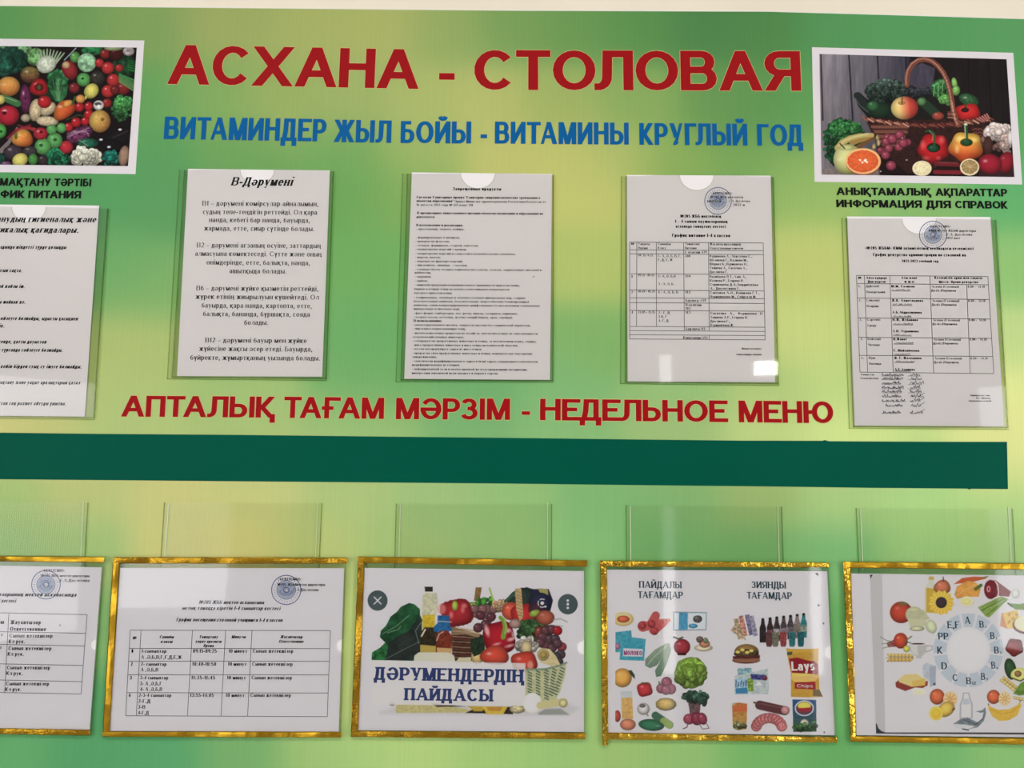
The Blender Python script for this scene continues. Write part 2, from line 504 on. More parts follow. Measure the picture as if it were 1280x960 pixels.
def glyph_polys(c, sty):
    wv, wh, ls, sl, st, sh = STY[sty]
    W, H, spec = G[c]
    out = []
    if W < .3:
        W = max(W, wv) + .07
    fx = lambda X: wv / 2 + X * (W - wv)
    fh = lambda X: W + (X - 1) * W * .35 if X >= 1 else (X * W * .35 if X <= 0 else fx(X))
    fy = lambda Y: wh / 2 + Y * (H - wh)
    lv = 0
    for s in spec:
        k = s[0]
        p = [float(q) for q in s[1:]]
        lv += 1
        if k == 'B':
            x0, y0, x1, y1 = p
            out.append((lv, [(x0, y0), (x1, y0), (x1, y1), (x0, y1)]))
        elif k in 'Lt':
            x0, y0, x1, y1 = p
            X0, X1 = fx(x0), fx(x1)
            a, b = fy(y0), fy(y1)
            dx, dy = X1 - X0, b - a
            if abs(dy) > abs(dx) * 0.45:
                if y0 in (0, 1):
                    a = y0 * H
                if y1 in (0, 1):
                    b = y1 * H
                if y0 < 0 or y0 > 1:
                    a = y0 * H
                if y1 < 0 or y1 > 1:
                    b = y1 * H
                dx, dy = X1 - X0, b - a
                L = math.hypot(dx, dy) or 1e-6
                sv = wv if k == 'L' else min(wv, wh * 1.15 + .01 * 0 if wv > wh * 1.5 else wv)
                t = math.hypot(sv * dy / L, wh * dx / L)
                hw = t / 2 / (abs(dy) / L)
                if abs(dx) > .15:
                    # keep diagonals inside their box
                    hw = min(hw, .16)
                out.append((lv, [(X0 - hw, a), (X0 + hw, a), (X1 + hw, b), (X1 - hw, b)]))
                if sl and c not in '.,:;"1/':
                    for (xx, yy, ky) in ((X0, a, y0), (X1, b, y1)):
                        if ky in (0, 1) and not (c in 'АаМм' and ky == 1 and abs(dx) > .1) and not (c in 'Мм' and ky == 0 and abs(dx) > .1):
                            y_a, y_b = (0, st) if ky == 0 else (H - st, H)
                            lv += 1
                            out.append((lv, [(xx - hw - sl, y_a), (xx + hw + sl, y_a), (xx + hw + sl, y_b), (xx - hw - sl, y_b)]))
            else:
                L = math.hypot(dx, dy) or 1e-6
                t = math.hypot(wv * dy / L, wh * dx / L) / (abs(dx) / L) / 2
                X0, X1 = fh(x0), fh(x1)
                out.append((lv, [(X0, a - t), (X1, b - t), (X1, b + t), (X0, a + t)]))
        else:
            if k == 'A':
                cx, cy, rx, ry, a0, a1 = p
                cxx, cyy = fx(cx), fy(cy)
                RX, RY = rx * (W - wv), ry * (H - wh)
                n = max(4, int(abs(a1 - a0) / (18 if sty.startswith('sans') or sty == 'slab' else 30)))
                path = [(math.radians(a0 + (a1 - a0) * i / n)) for i in range(n + 1)]
                pts = [(cxx + RX * math.cos(a), cyy + RY * math.sin(a), RY * math.cos(a), RX * math.sin(a)) for a in path]
            else:
                x0, xr, y0, y1 = p
                Y0, Y1 = fy(y0), fy(y1)
                X0, XR = fx(x0), fx(xr)
                r = (Y1 - Y0) / 2
                sgn = 1 if k == 'U' else -1
                rx = min(r * 1.05, abs(XR - X0) * .8)
                cxx = XR - sgn * rx
                cyy = (Y0 + Y1) / 2
                pts = [(X0, Y0, 0, -1)]
                for i in range(0, 9):
                    a = math.radians(-90 + 180 * i / 8)
                    pts.append((cxx + sgn * rx * math.cos(a), cyy + r * math.sin(a), sgn * r * math.cos(a), rx * math.sin(a)))
                pts.append((X0, Y1, 0, 1))
            prev = None
            for (x, y, nx, ny) in pts:
                L = math.hypot(nx, ny) or 1e-6
                nx, ny = nx / L, ny / L
                t = math.hypot(wv * nx, wh * ny) / 2
                cur = ((x - nx * t, y - ny * t), (x + nx * t, y + ny * t))
                if prev:
                    out.append((lv, [prev[0], prev[1], cur[1], cur[0]]))
                prev = cur
    return out, W


_gc = {}


def kern(a, b):
    if (a in 'ТГРУҒ' and b in 'АЛД') or (a in 'АЛ' and b in 'ТУЧ'):
        return -.13
    if b in 'ЛД' and a in 'ЕОВДС':
        return -.07
    return 0


def glyph(c, sty):
    if (c, sty) not in _gc:
        _gc[(c, sty)] = glyph_polys(c, sty)
    return _gc[(c, sty)]


LAST = []


def text(fl, s, x0, y0, x1, cap, sty='roman', y1=None, fit=True, anchor='l', xscale=1.0):
    """write s with its baseline from pixel (x0,y0) to (x1,y1); cap = cap height in pixels"""
    if y1 is None:
        y1 = y0 + (x1 - x0) * 0.0102
    a = Vector(P(x0, y0, fl.h))
    b = Vector(P(x1, y1, fl.h))
    c = Vector(P((x0 + x1) / 2, (y0 + y1) / 2 - 10, fl.h))
    ux = (b - a)
    L = ux.length
    ux.normalize()
    mid = (a + b) / 2
    hm = (c - mid).length / 10 * cap
    uz = Vector((-ux.z, 0, ux.x))
    if cap < 5.2 and sty + '_s' in STY:
        sty += '_s'       # serifs vanish in print this small
    wv, wh, ls, sl, st, sh = STY[sty]
    w_ = 0
    lay = []
    for ch in s:
        if ch == ' ':
            w_ += .42
            continue
        if ch not in G:
            w_ += .4
            continue
        pol, W = glyph(ch, sty)
        if lay:
            w_ += kern(lay[-1][0], ch)
        lay.append((ch, w_))
        w_ += W + ls
    w_ -= ls
    sx = L / w_ if fit else hm * xscale
    off = 0
    if not fit and anchor == 'c':
        off = (L - w_ * sx) / 2
    if not fit and anchor == 'r':
        off = L - w_ * sx
    for ch, x in lay:
        pol, W = glyph(ch, sty)
        for k, q in pol:
            lift = Vector((0, -8e-6 * k, 0))      # overlapping strokes of a letter must not be coplanar
            fl.quad([tuple(a + lift + ux * (off + (x + px_) * sx + sh * py_ * hm) + uz * (py_ * hm)) for px_, py_ in q])


# ------------------------------------------------------------------ painting of the printed pictures
def vnoise(X, Y, sc, seed=0, octs=3):
    rs = np.random.RandomState(seed)
    tab = rs.rand(64, 64)
    out = np.zeros_like(X)
    amp, tot = 1.0, 0
    for o in range(octs):
        x = X / sc * (2 ** o) + 17.3 * o
        y = Y / sc * (2 ** o) + 9.1 * o
        xi = np.floor(x).astype(int)
        yi = np.floor(y).astype(int)
        fx = x - xi
        fy = y - yi
        fx = fx * fx * (3 - 2 * fx)
        fy = fy * fy * (3 - 2 * fy)
        a = tab[yi % 64, xi % 64]
        b = tab[yi % 64, (xi + 1) % 64]
        c = tab[(yi + 1) % 64, xi % 64]
        d = tab[(yi + 1) % 64, (xi + 1) % 64]
        out += amp * ((a * (1 - fx) + b * fx) * (1 - fy) + (c * (1 - fx) + d * fx) * fy)
        tot += amp
        amp *= .55
    return out / tot


class Paint:
    """a print painted on a quad of the board; item coordinates are (value / s + origin)"""

    def __init__(self, quad, dens, bg, origin, s):
        (tl, tr, br, bl) = [np.array(q, float) for q in quad]
        W = int(max(np.linalg.norm(tr - tl), np.linalg.norm(br - bl)) * dens)
        H = int(max(np.linalg.norm(bl - tl), np.linalg.norm(br - tr)) * dens)
        u = np.linspace(0, 1, W)[None, :, None]
        v = np.linspace(0, 1, H)[:, None, None]
        xy = (tl * (1 - u) + tr * u) * (1 - v) + (bl * (1 - u) + br * u) * v
        self.PX, self.PY = xy[..., 0], xy[..., 1]
        self.X = (self.PX - origin[0]) * s
        self.Y = (self.PY - origin[1]) * s
        self.aa = s / dens * .8
        self.C = np.zeros(self.X.shape + (3,)) + np.array(bg, float)
        self.seed = 1

    def put(self, mask, col):
        mask = np.clip(mask, 0, 1)[..., None]
        self.C = self.C * (1 - mask) + np.asarray(col, float) * mask

    def win(self, x0, y0, x1, y1):
        m = (self.X > x0) & (self.X < x1) & (self.Y > y0) & (self.Y < y1)
        r = np.where(m.any(1))[0]
        c = np.where(m.any(0))[0]
        if len(r) == 0 or len(c) == 0:
            return None
        return slice(r[0], r[-1] + 1), slice(c[0], c[-1] + 1)

    def ell(self, cx, cy, rx, ry, col, rot=0, shade=.45, hl=.5, noise=0, nsc=8, col2=None, dir2=(0, 1), op=1.0, lobes=0, soft=1.0, hlp=(-.35, -.4)):
        R = max(rx, ry) * 1.15 + self.aa * 2
        w_ = self.win(cx - R, cy - R, cx + R, cy + R)
        if w_ is None:
            return
        X, Y = self.X[w_], self.Y[w_]
        a = math.radians(rot)
        dx, dy = X - cx, Y - cy
        u = (dx * math.cos(a) + dy * math.sin(a)) / rx
        v = (-dx * math.sin(a) + dy * math.cos(a)) / ry
        d = np.sqrt(u * u + v * v)
        if lobes:
            th = np.arctan2(v, u)
            d = d * (1 + .07 * np.cos(lobes * th + 1.0))
        self.seed += 1
        nz = vnoise(X, Y, nsc, self.seed) - .5 if noise else 0
        if noise:
            d = d + nz * .12
        mask = np.clip((1 - d) * min(rx, ry) / (self.aa * soft) + .5, 0, 1) * op
        base = np.zeros(X.shape + (3,)) + np.array(col, float)
        if col2 is not None:
            g_ = np.clip((u * dir2[0] + v * dir2[1]) * .7 + .5, 0, 1)[..., None]
            base = base * (1 - g_) + np.array(col2, float) * g_
        lit = 1.12 - shade * d ** 2.4 - shade * .35 * (dx / rx * .4 + dy / ry * .6)
        if noise:
            lit = lit * (1 + nz * noise * 2)
        base = base * lit[..., None]
        if hl:
            hx, hy = hlp
            q = np.exp(-(((dx / rx - hx) / .18) ** 2 + ((dy / ry - hy) / .14) ** 2))
            base = base + (255 - base) * (q * hl)[..., None]
        base = np.clip(base, 0, 255)
        m = mask[..., None]
        self.C[w_] = self.C[w_] * (1 - m) + base * m

    def poly(self, pts, col, op=1.0, noise=0, nsc=8, col2=None, blur=1.0, stretch=(1, 1)):
        xs = [p[0] for p in pts]
        ys = [p[1] for p in pts]
        e = self.aa * 2 * blur
        w_ = self.win(min(xs) - e, min(ys) - e, max(xs) + e, max(ys) + e)
        if w_ is None:
            return
        X, Y = self.X[w_], self.Y[w_]
        ins = np.zeros(X.shape, bool)
        dist = np.full(X.shape, 1e9)
        n = len(pts)
        for i in range(n):
            x0, y0 = pts[i]
            x1, y1 = pts[(i + 1) % n]
            if y0 != y1:
                c = ((y0 > Y) != (y1 > Y)) & (X < (x1 - x0) * (Y - y0) / (y1 - y0) + x0)
                ins ^= c
            L2 = (x1 - x0) ** 2 + (y1 - y0) ** 2 or 1
            t = np.clip(((X - x0) * (x1 - x0) + (Y - y0) * (y1 - y0)) / L2, 0, 1)
            dist = np.minimum(dist, np.hypot(X - x0 - t * (x1 - x0), Y - y0 - t * (y1 - y0)))
        sd = np.where(ins, dist, -dist)
        mask = np.clip(sd / (self.aa * blur) + .5, 0, 1) * op
        base = np.zeros(X.shape + (3,)) + np.array(col, float)
        if col2 is not None:
            g_ = np.clip((Y - min(ys)) / (max(ys) - min(ys) + 1e-6), 0, 1)[..., None]
            base = base * (1 - g_) + np.array(col2, float) * g_
        if noise:
            self.seed += 1
            nz = vnoise(X * stretch[0], Y * stretch[1], nsc, self.seed) - .5
            base = base * (1 + nz * noise * 2)[..., None]
        base = np.clip(base, 0, 255)
        m = mask[..., None]
        self.C[w_] = self.C[w_] * (1 - m) + base * m

    def line(self, pts, wd, col, op=1.0, round_=True, wd2=None):
        xs = [p[0] for p in pts]
        ys = [p[1] for p in pts]
        e = max(wd, wd2 or 0) / 2 + self.aa * 2
        w_ = self.win(min(xs) - e, min(ys) - e, max(xs) + e, max(ys) + e)
        if w_ is None:
            return
        X, Y = self.X[w_], self.Y[w_]
        dist = np.full(X.shape, -1e9)
        n = len(pts) - 1
        for i in range(n):
            x0, y0 = pts[i]
            x1, y1 = pts[i + 1]
            L2 = (x1 - x0) ** 2 + (y1 - y0) ** 2 or 1
            t = np.clip(((X - x0) * (x1 - x0) + (Y - y0) * (y1 - y0)) / L2, 0, 1)
            ww = wd / 2 if wd2 is None else (wd + (wd2 - wd) * (i + t) / n) / 2
            dist = np.maximum(dist, ww - np.hypot(X - x0 - t * (x1 - x0), Y - y0 - t * (y1 - y0)))
        m = (np.clip(dist / self.aa + .5, 0, 1) * op)[..., None]
        self.C[w_] = self.C[w_] * (1 - m) + np.array(col, float) * m

    def clumps(self, cx, cy, rx, ry, col, n, r, seed, amt=.35, hl=0.0):
        rs = random.Random(seed)
        pts = []
        for _ in range(n):
            a = rs.uniform(0, 6.283)
            q = math.sqrt(rs.random())
            pts.append((cx + rx * q * math.cos(a), cy + ry * q * math.sin(a)))
        pts.sort(key=lambda p: -p[1] * 0 + (p[0] - cx) ** 2 / rx ** 2 + (p[1] - cy) ** 2 / ry ** 2, reverse=True)
        for x, y in pts:
            k = 1 + rs.uniform(-amt, amt) - .25 * ((y - cy) / ry)
            self.ell(x, y, r * rs.uniform(.7, 1.3), r * rs.uniform(.7, 1.3), [c * k for c in col], shade=.5, hl=hl)

    def build(self, name, h, m, parent):
        H, W = self.X.shape
        co_ = Pnp(self.PX, self.PY, h).reshape(-1, 3)
        idx = np.arange(H * W).reshape(H, W)
        q = np.stack([idx[1:, :-1], idx[1:, 1:], idx[:-1, 1:], idx[:-1, :-1]], -1).reshape(-1, 4)
        me = bpy.data.meshes.new(name)
        me.vertices.add(H * W)
        me.vertices.foreach_set('co', co_.ravel().astype(np.float32))
        nf = len(q)
        me.loops.add(nf * 4)
        me.loops.foreach_set('vertex_index', q.ravel().astype(np.int32))
        me.polygons.add(nf)
        me.polygons.foreach_set('loop_start', np.arange(0, nf * 4, 4, dtype=np.int32))
        me.update(calc_edges=True)
        at = me.color_attributes.new('print', 'FLOAT_COLOR', 'POINT')
        col = np.ones((H * W, 4), np.float32)
        col[:, :3] = np.clip(lin(self.C.reshape(-1, 3)) * GAIN, 0, .92)
        at.data.foreach_set('color', col.ravel())
        me.materials.append(m)
        return link(bpy.data.objects.new(name, me), parent)


# ------------------------------------------------------------------ the setting: a school dining hall
def struct(o):
    o['kind'] = 'structure'
    return o


RX0, RX1, RY0, RY1, RZ = -3.4, 3.6, -5.0, 0.012, 3.0
struct(box('wall_front', (RX0, RY1, 0), (RX1, RY1 + 0.1, RZ), M['wall']))
struct(box('floor', (RX0, RY0, -0.1), (RX1, RY1, 0), M['floor']))
struct(box('ceiling', (RX0, RY0, RZ), (RX1, RY1, RZ + 0.1), M['ceil']))
# side and rear walls leave openings for their windows
WZ0, WZ1 = 0.85, 2.35


def wall_with_hole(name, axis, c0, c1, a0, a1, holes):
    """wall slab made of boxes around rectangular holes (a-range, z-range)"""
    v, f = [], []

    def add(a_, b_, z0, z1):
        if b_ - a_ < 1e-4 or z1 - z0 < 1e-4:
            return
        if axis == 'x':
            q = [(c0, a_, z0), (c1, a_, z0), (c1, b_, z0), (c0, b_, z0), (c0, a_, z1), (c1, a_, z1), (c1, b_, z1), (c0, b_, z1)]
        else:
            q = [(a_, c0, z0), (b_, c0, z0), (b_, c1, z0), (a_, c1, z0), (a_, c0, z1), (b_, c0, z1), (b_, c1, z1), (a_, c1, z1)]
        i = len(v)
        v.extend(q)
        f.extend([tuple(i + k for k in t) for t in ((0, 3, 2, 1), (4, 5, 6, 7), (0, 1, 5, 4), (1, 2, 6, 5), (2, 3, 7, 6), (3, 0, 4, 7))])
    x = a0
    for (h0, h1, z0, z1) in holes:
        add(x, h0, 0, RZ)
        add(h0, h1, 0, z0)
        add(h0, h1, z1, RZ)
        x = h1
    add(x, a1, 0, RZ)
    return struct(mesh_obj(name, v, f, M['room']))


HOLES_BACK = [(-3.1, -2.15, 0.45, 2.2), (1.17, 1.31, 0.02, 2.55), (2.30, 2.44, 0.02, 1.5)]
wall_with_hole('wall_back', 'y', RY0 - 0.1, RY0, RX0, RX1, HOLES_BACK)
wall_with_hole('wall_left', 'x', RX0 - 0.1, RX0, RY0, RY1, [(-3.9, -2.1, WZ0, WZ1)])
wall_with_hole('wall_right', 'x', RX1, RX1 + 0.1, RY0, RY1, [(-3.7, -1.9, WZ0, WZ1)])


def window_back(n, x0, x1, z0, z1, door=False):
    e = bpy.data.objects.new(('door_%d' if door else 'window_%d') % n, None)
    e.location = (x0, RY0, z0)
    scene.collection.objects.link(e)
    struct(e)
    t = 0.02 if door else 0.05
    box('pane', (x0, RY0 - 0.07, z0), (x1, RY0 - 0.06, z1), M['door_light' if door else 'daylight'], e)
    box('window_frame', (x0, RY0 - 0.05, z0), (x0 + t, RY0, z1), M['frame'], e)
    box('window_frame', (x1 - t, RY0 - 0.05, z0), (x1, RY0, z1), M['frame'], e)
    box('window_frame', (x0 + t, RY0 - 0.05, z1 - t), (x1 - t, RY0, z1), M['frame'], e)
    box('window_frame', (x0 + t, RY0 - 0.05, z0), (x1 - t, RY0, z0 + t), M['frame'], e)


def window_side(n, x, s, y0, y1):
    e = bpy.data.objects.new('window_%d' % n, None)
    e.location = (x, y0, WZ0)
    scene.collection.objects.link(e)
    struct(e)
    xa, xb = sorted((x + s * 0.06, x + s * 0.07))
    box('pane', (xa, y0, WZ0), (xb, y1, WZ1), M['daylight'], e)
    xa, xb = sorted((x, x + s * 0.05))
    for (a, b, c, d) in ((y0, y0 + .05, WZ0, WZ1), (y1 - .05, y1, WZ0, WZ1), (y0 + .05, y1 - .05, WZ0, WZ0 + .05), (y0 + .05, y1 - .05, WZ1 - .05, WZ1),
                         ((y0 + y1) / 2 - .025, (y0 + y1) / 2 + .025, WZ0 + .05, WZ1 - .05)):
        box('window_frame', (xa, a, c), (xb, b, d), M['frame'], e)


window_back(1, -3.1, -2.15, 0.45, 2.2)
window_back(2, 2.30, 2.44, 0.02, 1.5, door=True)
window_back(1, 1.17, 1.31, 0.02, 2.55, door=True)
window_side(2, RX0, -1, -3.9, -2.1)
window_side(3, RX1, 1, -3.7, -1.9)
for i_, (lx, lsx) in enumerate(((-0.6, 0.9), (1.3, 0.6))):  # out-of-view lamps added to light the board from above
    t_ = thing('added_ceiling_lamp', 'added flat white ceiling lamp ' + ('over the left of the hall' if i_ == 0 else 'over the right of the hall'), 'lamp', (lx, -1.55, RZ))
    box('lamp_housing', (lx - lsx - .04, -1.84, RZ - .05), (lx + lsx + .04, -1.26, RZ), M['frame'], t_)
    box('lamp_diffuser', (lx - lsx, -1.80, RZ - .06), (lx + lsx, -1.30, RZ - .05), M['lamp'], t_)
t_ = thing('wall_lamp', 'small oblong white lamp high on the rear wall', 'lamp', (2.04, RY0, 2.42))
box('lamp_housing', (1.91, RY0, 2.35), (2.17, RY0 + .03, 2.49), M['frame'], t_)
box('lamp_diffuser', (1.93, RY0 + .03, 2.365), (2.15, RY0 + .05, 2.475), emit_mat('bright_lamp_diffuser', (1, .98, .93), 28), t_)

# ------------------------------------------------------------------ the information board
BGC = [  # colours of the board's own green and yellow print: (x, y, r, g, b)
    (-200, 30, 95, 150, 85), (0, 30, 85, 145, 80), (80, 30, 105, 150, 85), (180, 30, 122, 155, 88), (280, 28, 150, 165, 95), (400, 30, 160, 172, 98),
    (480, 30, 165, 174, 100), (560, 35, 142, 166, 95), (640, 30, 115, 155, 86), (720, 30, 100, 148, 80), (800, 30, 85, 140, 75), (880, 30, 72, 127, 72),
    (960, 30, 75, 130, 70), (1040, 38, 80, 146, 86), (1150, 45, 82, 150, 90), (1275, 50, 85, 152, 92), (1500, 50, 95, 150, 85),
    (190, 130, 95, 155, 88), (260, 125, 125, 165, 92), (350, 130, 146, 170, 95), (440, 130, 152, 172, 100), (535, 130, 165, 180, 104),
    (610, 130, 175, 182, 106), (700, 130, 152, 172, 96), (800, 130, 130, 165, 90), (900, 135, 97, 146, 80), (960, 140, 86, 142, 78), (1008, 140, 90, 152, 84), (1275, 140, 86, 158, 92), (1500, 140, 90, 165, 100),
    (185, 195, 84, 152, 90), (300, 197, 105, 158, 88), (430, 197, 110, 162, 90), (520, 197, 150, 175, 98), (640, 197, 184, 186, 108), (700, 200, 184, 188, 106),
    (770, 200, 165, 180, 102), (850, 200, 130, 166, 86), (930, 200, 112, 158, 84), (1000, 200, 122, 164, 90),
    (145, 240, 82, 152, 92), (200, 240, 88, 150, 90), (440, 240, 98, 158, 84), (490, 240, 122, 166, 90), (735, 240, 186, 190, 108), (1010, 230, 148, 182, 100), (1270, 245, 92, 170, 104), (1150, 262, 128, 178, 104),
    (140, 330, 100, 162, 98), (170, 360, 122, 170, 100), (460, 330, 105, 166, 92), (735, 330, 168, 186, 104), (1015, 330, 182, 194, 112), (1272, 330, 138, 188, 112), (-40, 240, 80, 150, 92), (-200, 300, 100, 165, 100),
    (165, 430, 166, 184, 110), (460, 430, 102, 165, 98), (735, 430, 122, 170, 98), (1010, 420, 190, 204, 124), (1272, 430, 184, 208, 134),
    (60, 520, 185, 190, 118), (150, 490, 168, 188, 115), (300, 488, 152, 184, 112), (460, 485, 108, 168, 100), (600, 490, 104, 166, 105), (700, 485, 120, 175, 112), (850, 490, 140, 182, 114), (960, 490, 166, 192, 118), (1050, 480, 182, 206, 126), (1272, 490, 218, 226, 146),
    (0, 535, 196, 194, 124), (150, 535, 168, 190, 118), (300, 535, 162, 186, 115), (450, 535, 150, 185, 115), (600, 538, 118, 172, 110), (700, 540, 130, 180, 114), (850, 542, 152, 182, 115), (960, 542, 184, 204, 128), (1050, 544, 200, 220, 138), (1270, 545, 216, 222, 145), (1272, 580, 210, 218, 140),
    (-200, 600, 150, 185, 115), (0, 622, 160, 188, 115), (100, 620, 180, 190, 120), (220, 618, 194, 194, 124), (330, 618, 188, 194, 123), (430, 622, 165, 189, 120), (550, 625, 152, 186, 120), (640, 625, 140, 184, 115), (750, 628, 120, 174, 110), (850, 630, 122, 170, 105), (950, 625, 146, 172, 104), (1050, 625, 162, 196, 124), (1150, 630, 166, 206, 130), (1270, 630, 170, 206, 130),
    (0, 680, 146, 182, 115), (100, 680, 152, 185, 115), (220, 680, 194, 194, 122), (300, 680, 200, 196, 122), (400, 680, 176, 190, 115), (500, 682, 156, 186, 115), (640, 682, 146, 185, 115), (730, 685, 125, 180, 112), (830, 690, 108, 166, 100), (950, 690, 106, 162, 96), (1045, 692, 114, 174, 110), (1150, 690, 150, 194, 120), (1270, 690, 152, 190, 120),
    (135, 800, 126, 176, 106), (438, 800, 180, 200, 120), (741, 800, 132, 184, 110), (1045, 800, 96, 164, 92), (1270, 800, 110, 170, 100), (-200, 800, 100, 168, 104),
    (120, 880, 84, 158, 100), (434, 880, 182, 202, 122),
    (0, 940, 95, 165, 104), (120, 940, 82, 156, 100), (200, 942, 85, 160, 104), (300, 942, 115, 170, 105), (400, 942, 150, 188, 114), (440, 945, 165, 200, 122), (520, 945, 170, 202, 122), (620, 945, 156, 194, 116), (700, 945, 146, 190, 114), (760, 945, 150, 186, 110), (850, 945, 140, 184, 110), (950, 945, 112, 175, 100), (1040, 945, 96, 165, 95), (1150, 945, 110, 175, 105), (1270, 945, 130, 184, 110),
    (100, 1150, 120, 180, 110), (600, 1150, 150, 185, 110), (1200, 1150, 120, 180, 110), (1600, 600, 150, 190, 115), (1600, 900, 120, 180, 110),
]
board = thing('information_board', 'long green and yellow printed canteen board with red headings on the cream wall', 'board', (0, 0, 1.2))


class BoardPaint(Paint):
    pass


tp = [(-420, 3), (0, 7.5), (320, 10.5), (640, 13.5), (960, 14.7), (1120, 19.2), (1280, 24), (1700, 30)]
bp_ = BoardPaint([(-420, 0), (1700, 0), (1700, 1150), (-420, 1150)], 0.125, (0, 0, 0), (0, 0), 1)
top = np.interp(bp_.PX, [t[0] for t in tp], [t[1] for t in tp])
vv = bp_.PY / 1150.0
bp_.PY = top + (1150 - top) * vv
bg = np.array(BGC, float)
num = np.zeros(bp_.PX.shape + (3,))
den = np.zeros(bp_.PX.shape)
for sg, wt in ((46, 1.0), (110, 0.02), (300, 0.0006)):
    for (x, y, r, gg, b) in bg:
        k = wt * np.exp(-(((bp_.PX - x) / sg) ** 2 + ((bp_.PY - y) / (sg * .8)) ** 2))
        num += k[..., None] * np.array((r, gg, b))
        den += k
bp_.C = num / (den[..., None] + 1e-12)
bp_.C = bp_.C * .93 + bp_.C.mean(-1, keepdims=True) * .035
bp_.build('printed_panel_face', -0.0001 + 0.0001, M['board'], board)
body = [(x, y) for x, y in tp] + [(1700, 1150), (-420, 1150)]
slab('backing_panel', [(x, y - (.8 if i < 8 else 0)) for i, (x, y) in enumerate(body)], -0.0115, -0.0004, M['edge'], board)
# dark green stripe with its slightly uneven edge
slab('dark_green_stripe', [(-420, 536.5), (0, 540.8), (120, 542.3), (300, 543.6), (470, 545.6), (640, 547.4), (800, 549.4), (930, 550.8), (1028, 551), (1031, 550.0), (1036, 551.5), (1160, 552.2), (1258.8, 552.3),
     (1260, 611.3), (1214, 610.9), (1212, 612.0), (1209, 610.8), (1090, 609.8), (960, 608.0), (800, 606.4), (640, 604.5), (470, 603.0), (320, 601.8), (160, 600.4), (0, 599), (-420, 594.5)], 0, 0.0003, M['band'], board)

# headings
HEAD = [('АСХАНА', 209, 105, 523, 111.2, 49.5), ('-', 548.5, 111.5, 568, 111.7, 46), ('СТОЛОВАЯ', 592.5, 112.2, 1001.8, 113.6, 50)]
SEC = [('АПТАЛЫҚ', 151.2, 520.7, 343, 522.1, 26.3), ('ТАҒАМ', 354.5, 522.3, 479.7, 523.7, 26.6), ('МӘРЗІМ', 494.7, 524, 637.5, 525, 26.8),
       ('-', 652, 525, 662.5, 525.1, 25), ('НЕДЕЛЬНОЕ', 675, 525.3, 909.7, 527.6, 27), ('МЕНЮ', 923.7, 527.8, 1042, 529, 27.2)]
SUB = [('ВИТАМИНДЕР', 204.5, 173.7, 407.5, 176.8, 28), ('ЖЫЛ', 417, 177.4, 488.7, 178.6, 28), ('БОЙЫ', 500.5, 178.7, 588.7, 179.4, 27.5), ('-', 600.5, 179.4, 608.7, 179.5, 26),
       ('ВИТАМИНЫ', 618.5, 179.4, 786, 180.8, 27.5), ('КРУГЛЫЙ', 799.3, 181, 934.5, 181.9, 27.3), ('ГОД', 946.7, 182, 1003.7, 182.6, 27)]


def letters(name, s, x0, y0, x1, y1, cap, sty, m, edge, h=0.0005):
    """one mesh part per letter, laid along the baseline; red letters carry a pale printed outline"""
    a, b = Vector(P(x0, y0, h)), Vector(P(x1, y1, h))
    c = Vector(P((x0 + x1) / 2, (y0 + y1) / 2 - 10, h))
    ux = b - a
    L = ux.length
    ux.normalize()
    hm = (c - (a + b) / 2).length / 10 * cap
    uz = Vector((-ux.z, 0, ux.x))
    ls = STY[sty][2]
    tot = sum(glyph(ch, sty)[1] + ls for ch in s) - ls + sum(kern(p_, q_) for p_, q_ in zip(s, s[1:]))
    sx = L / tot
    x = 0
    for i_, ch in enumerate(s):
        pol, W = glyph(ch, sty)
        if i_:
            x += kern(s[i_ - 1], ch)
        v, fcs, mi = [], [], []

        def emit(dx, dz, hh, k_):
            for k, q in pol:
                i = len(v)
                v.extend([tuple(a + Vector((0, -hh - 8e-6 * k, 0)) + ux * ((x + px_) * sx + dx) + uz * (py_ * hm + dz)) for px_, py_ in q])
                fcs.append(tuple(range(i, i + len(q))))
                mi.append(k_)
        if edge:
            e = .00075
            for n_, (dx, dz) in enumerate(((-e, 0), (e, 0), (0, -e), (0, e))):
                emit(dx, dz, -0.0004 + n_ * 7.3e-5, 1)
        emit(0, 0, 0, 0)
        o = mesh_obj(name, v, fcs, M[m], board)
        o.data.materials.append(M['red_edge'])
        for pl, k_ in zip(o.data.polygons, mi):
            pl.material_index = k_
        x += W + ls


for lst, mt_, edge in ((HEAD, 'red', 1), (SEC, 'red', 1), (SUB, 'blue', 0)):
    for s, x0, y0, x1, y1, cp in lst:
        letters('letter' if s != '-' else 'hyphen', s, x0, y0, x1, y1, cp, 'sans' if edge else 'sansc', mt_, edge)
for s, x0, y0, x1, y1 in (('ТАМАҚТАНУ', -18, 231.8, 63, 232.6), ('ТӘРТІБІ', 67.5, 232.6, 114, 233), ('ГРАФИК', -27, 247, 30.5, 247.6), ('ПИТАНИЯ', 35, 247.6, 101, 248.2),
                          ('АНЫҚТАМАЛЫҚ', 1045.5, 243.7, 1164, 244.7), ('АҚПАРАТТАР', 1169.5, 244.7, 1259.4, 245.6), ('ИНФОРМАЦИЯ', 1045.5, 259, 1152.6, 259.9), ('ДЛЯ', 1158, 259.9, 1189, 260.3), ('СПРАВОК', 1194, 260.3, 1259.9, 260.9)):
    fl = Flat(0.0005)
    text(fl, s, x0, y0, x1, 9.5, 'cap', y1)
    fl.build('black_caption_word', M['black'], board)

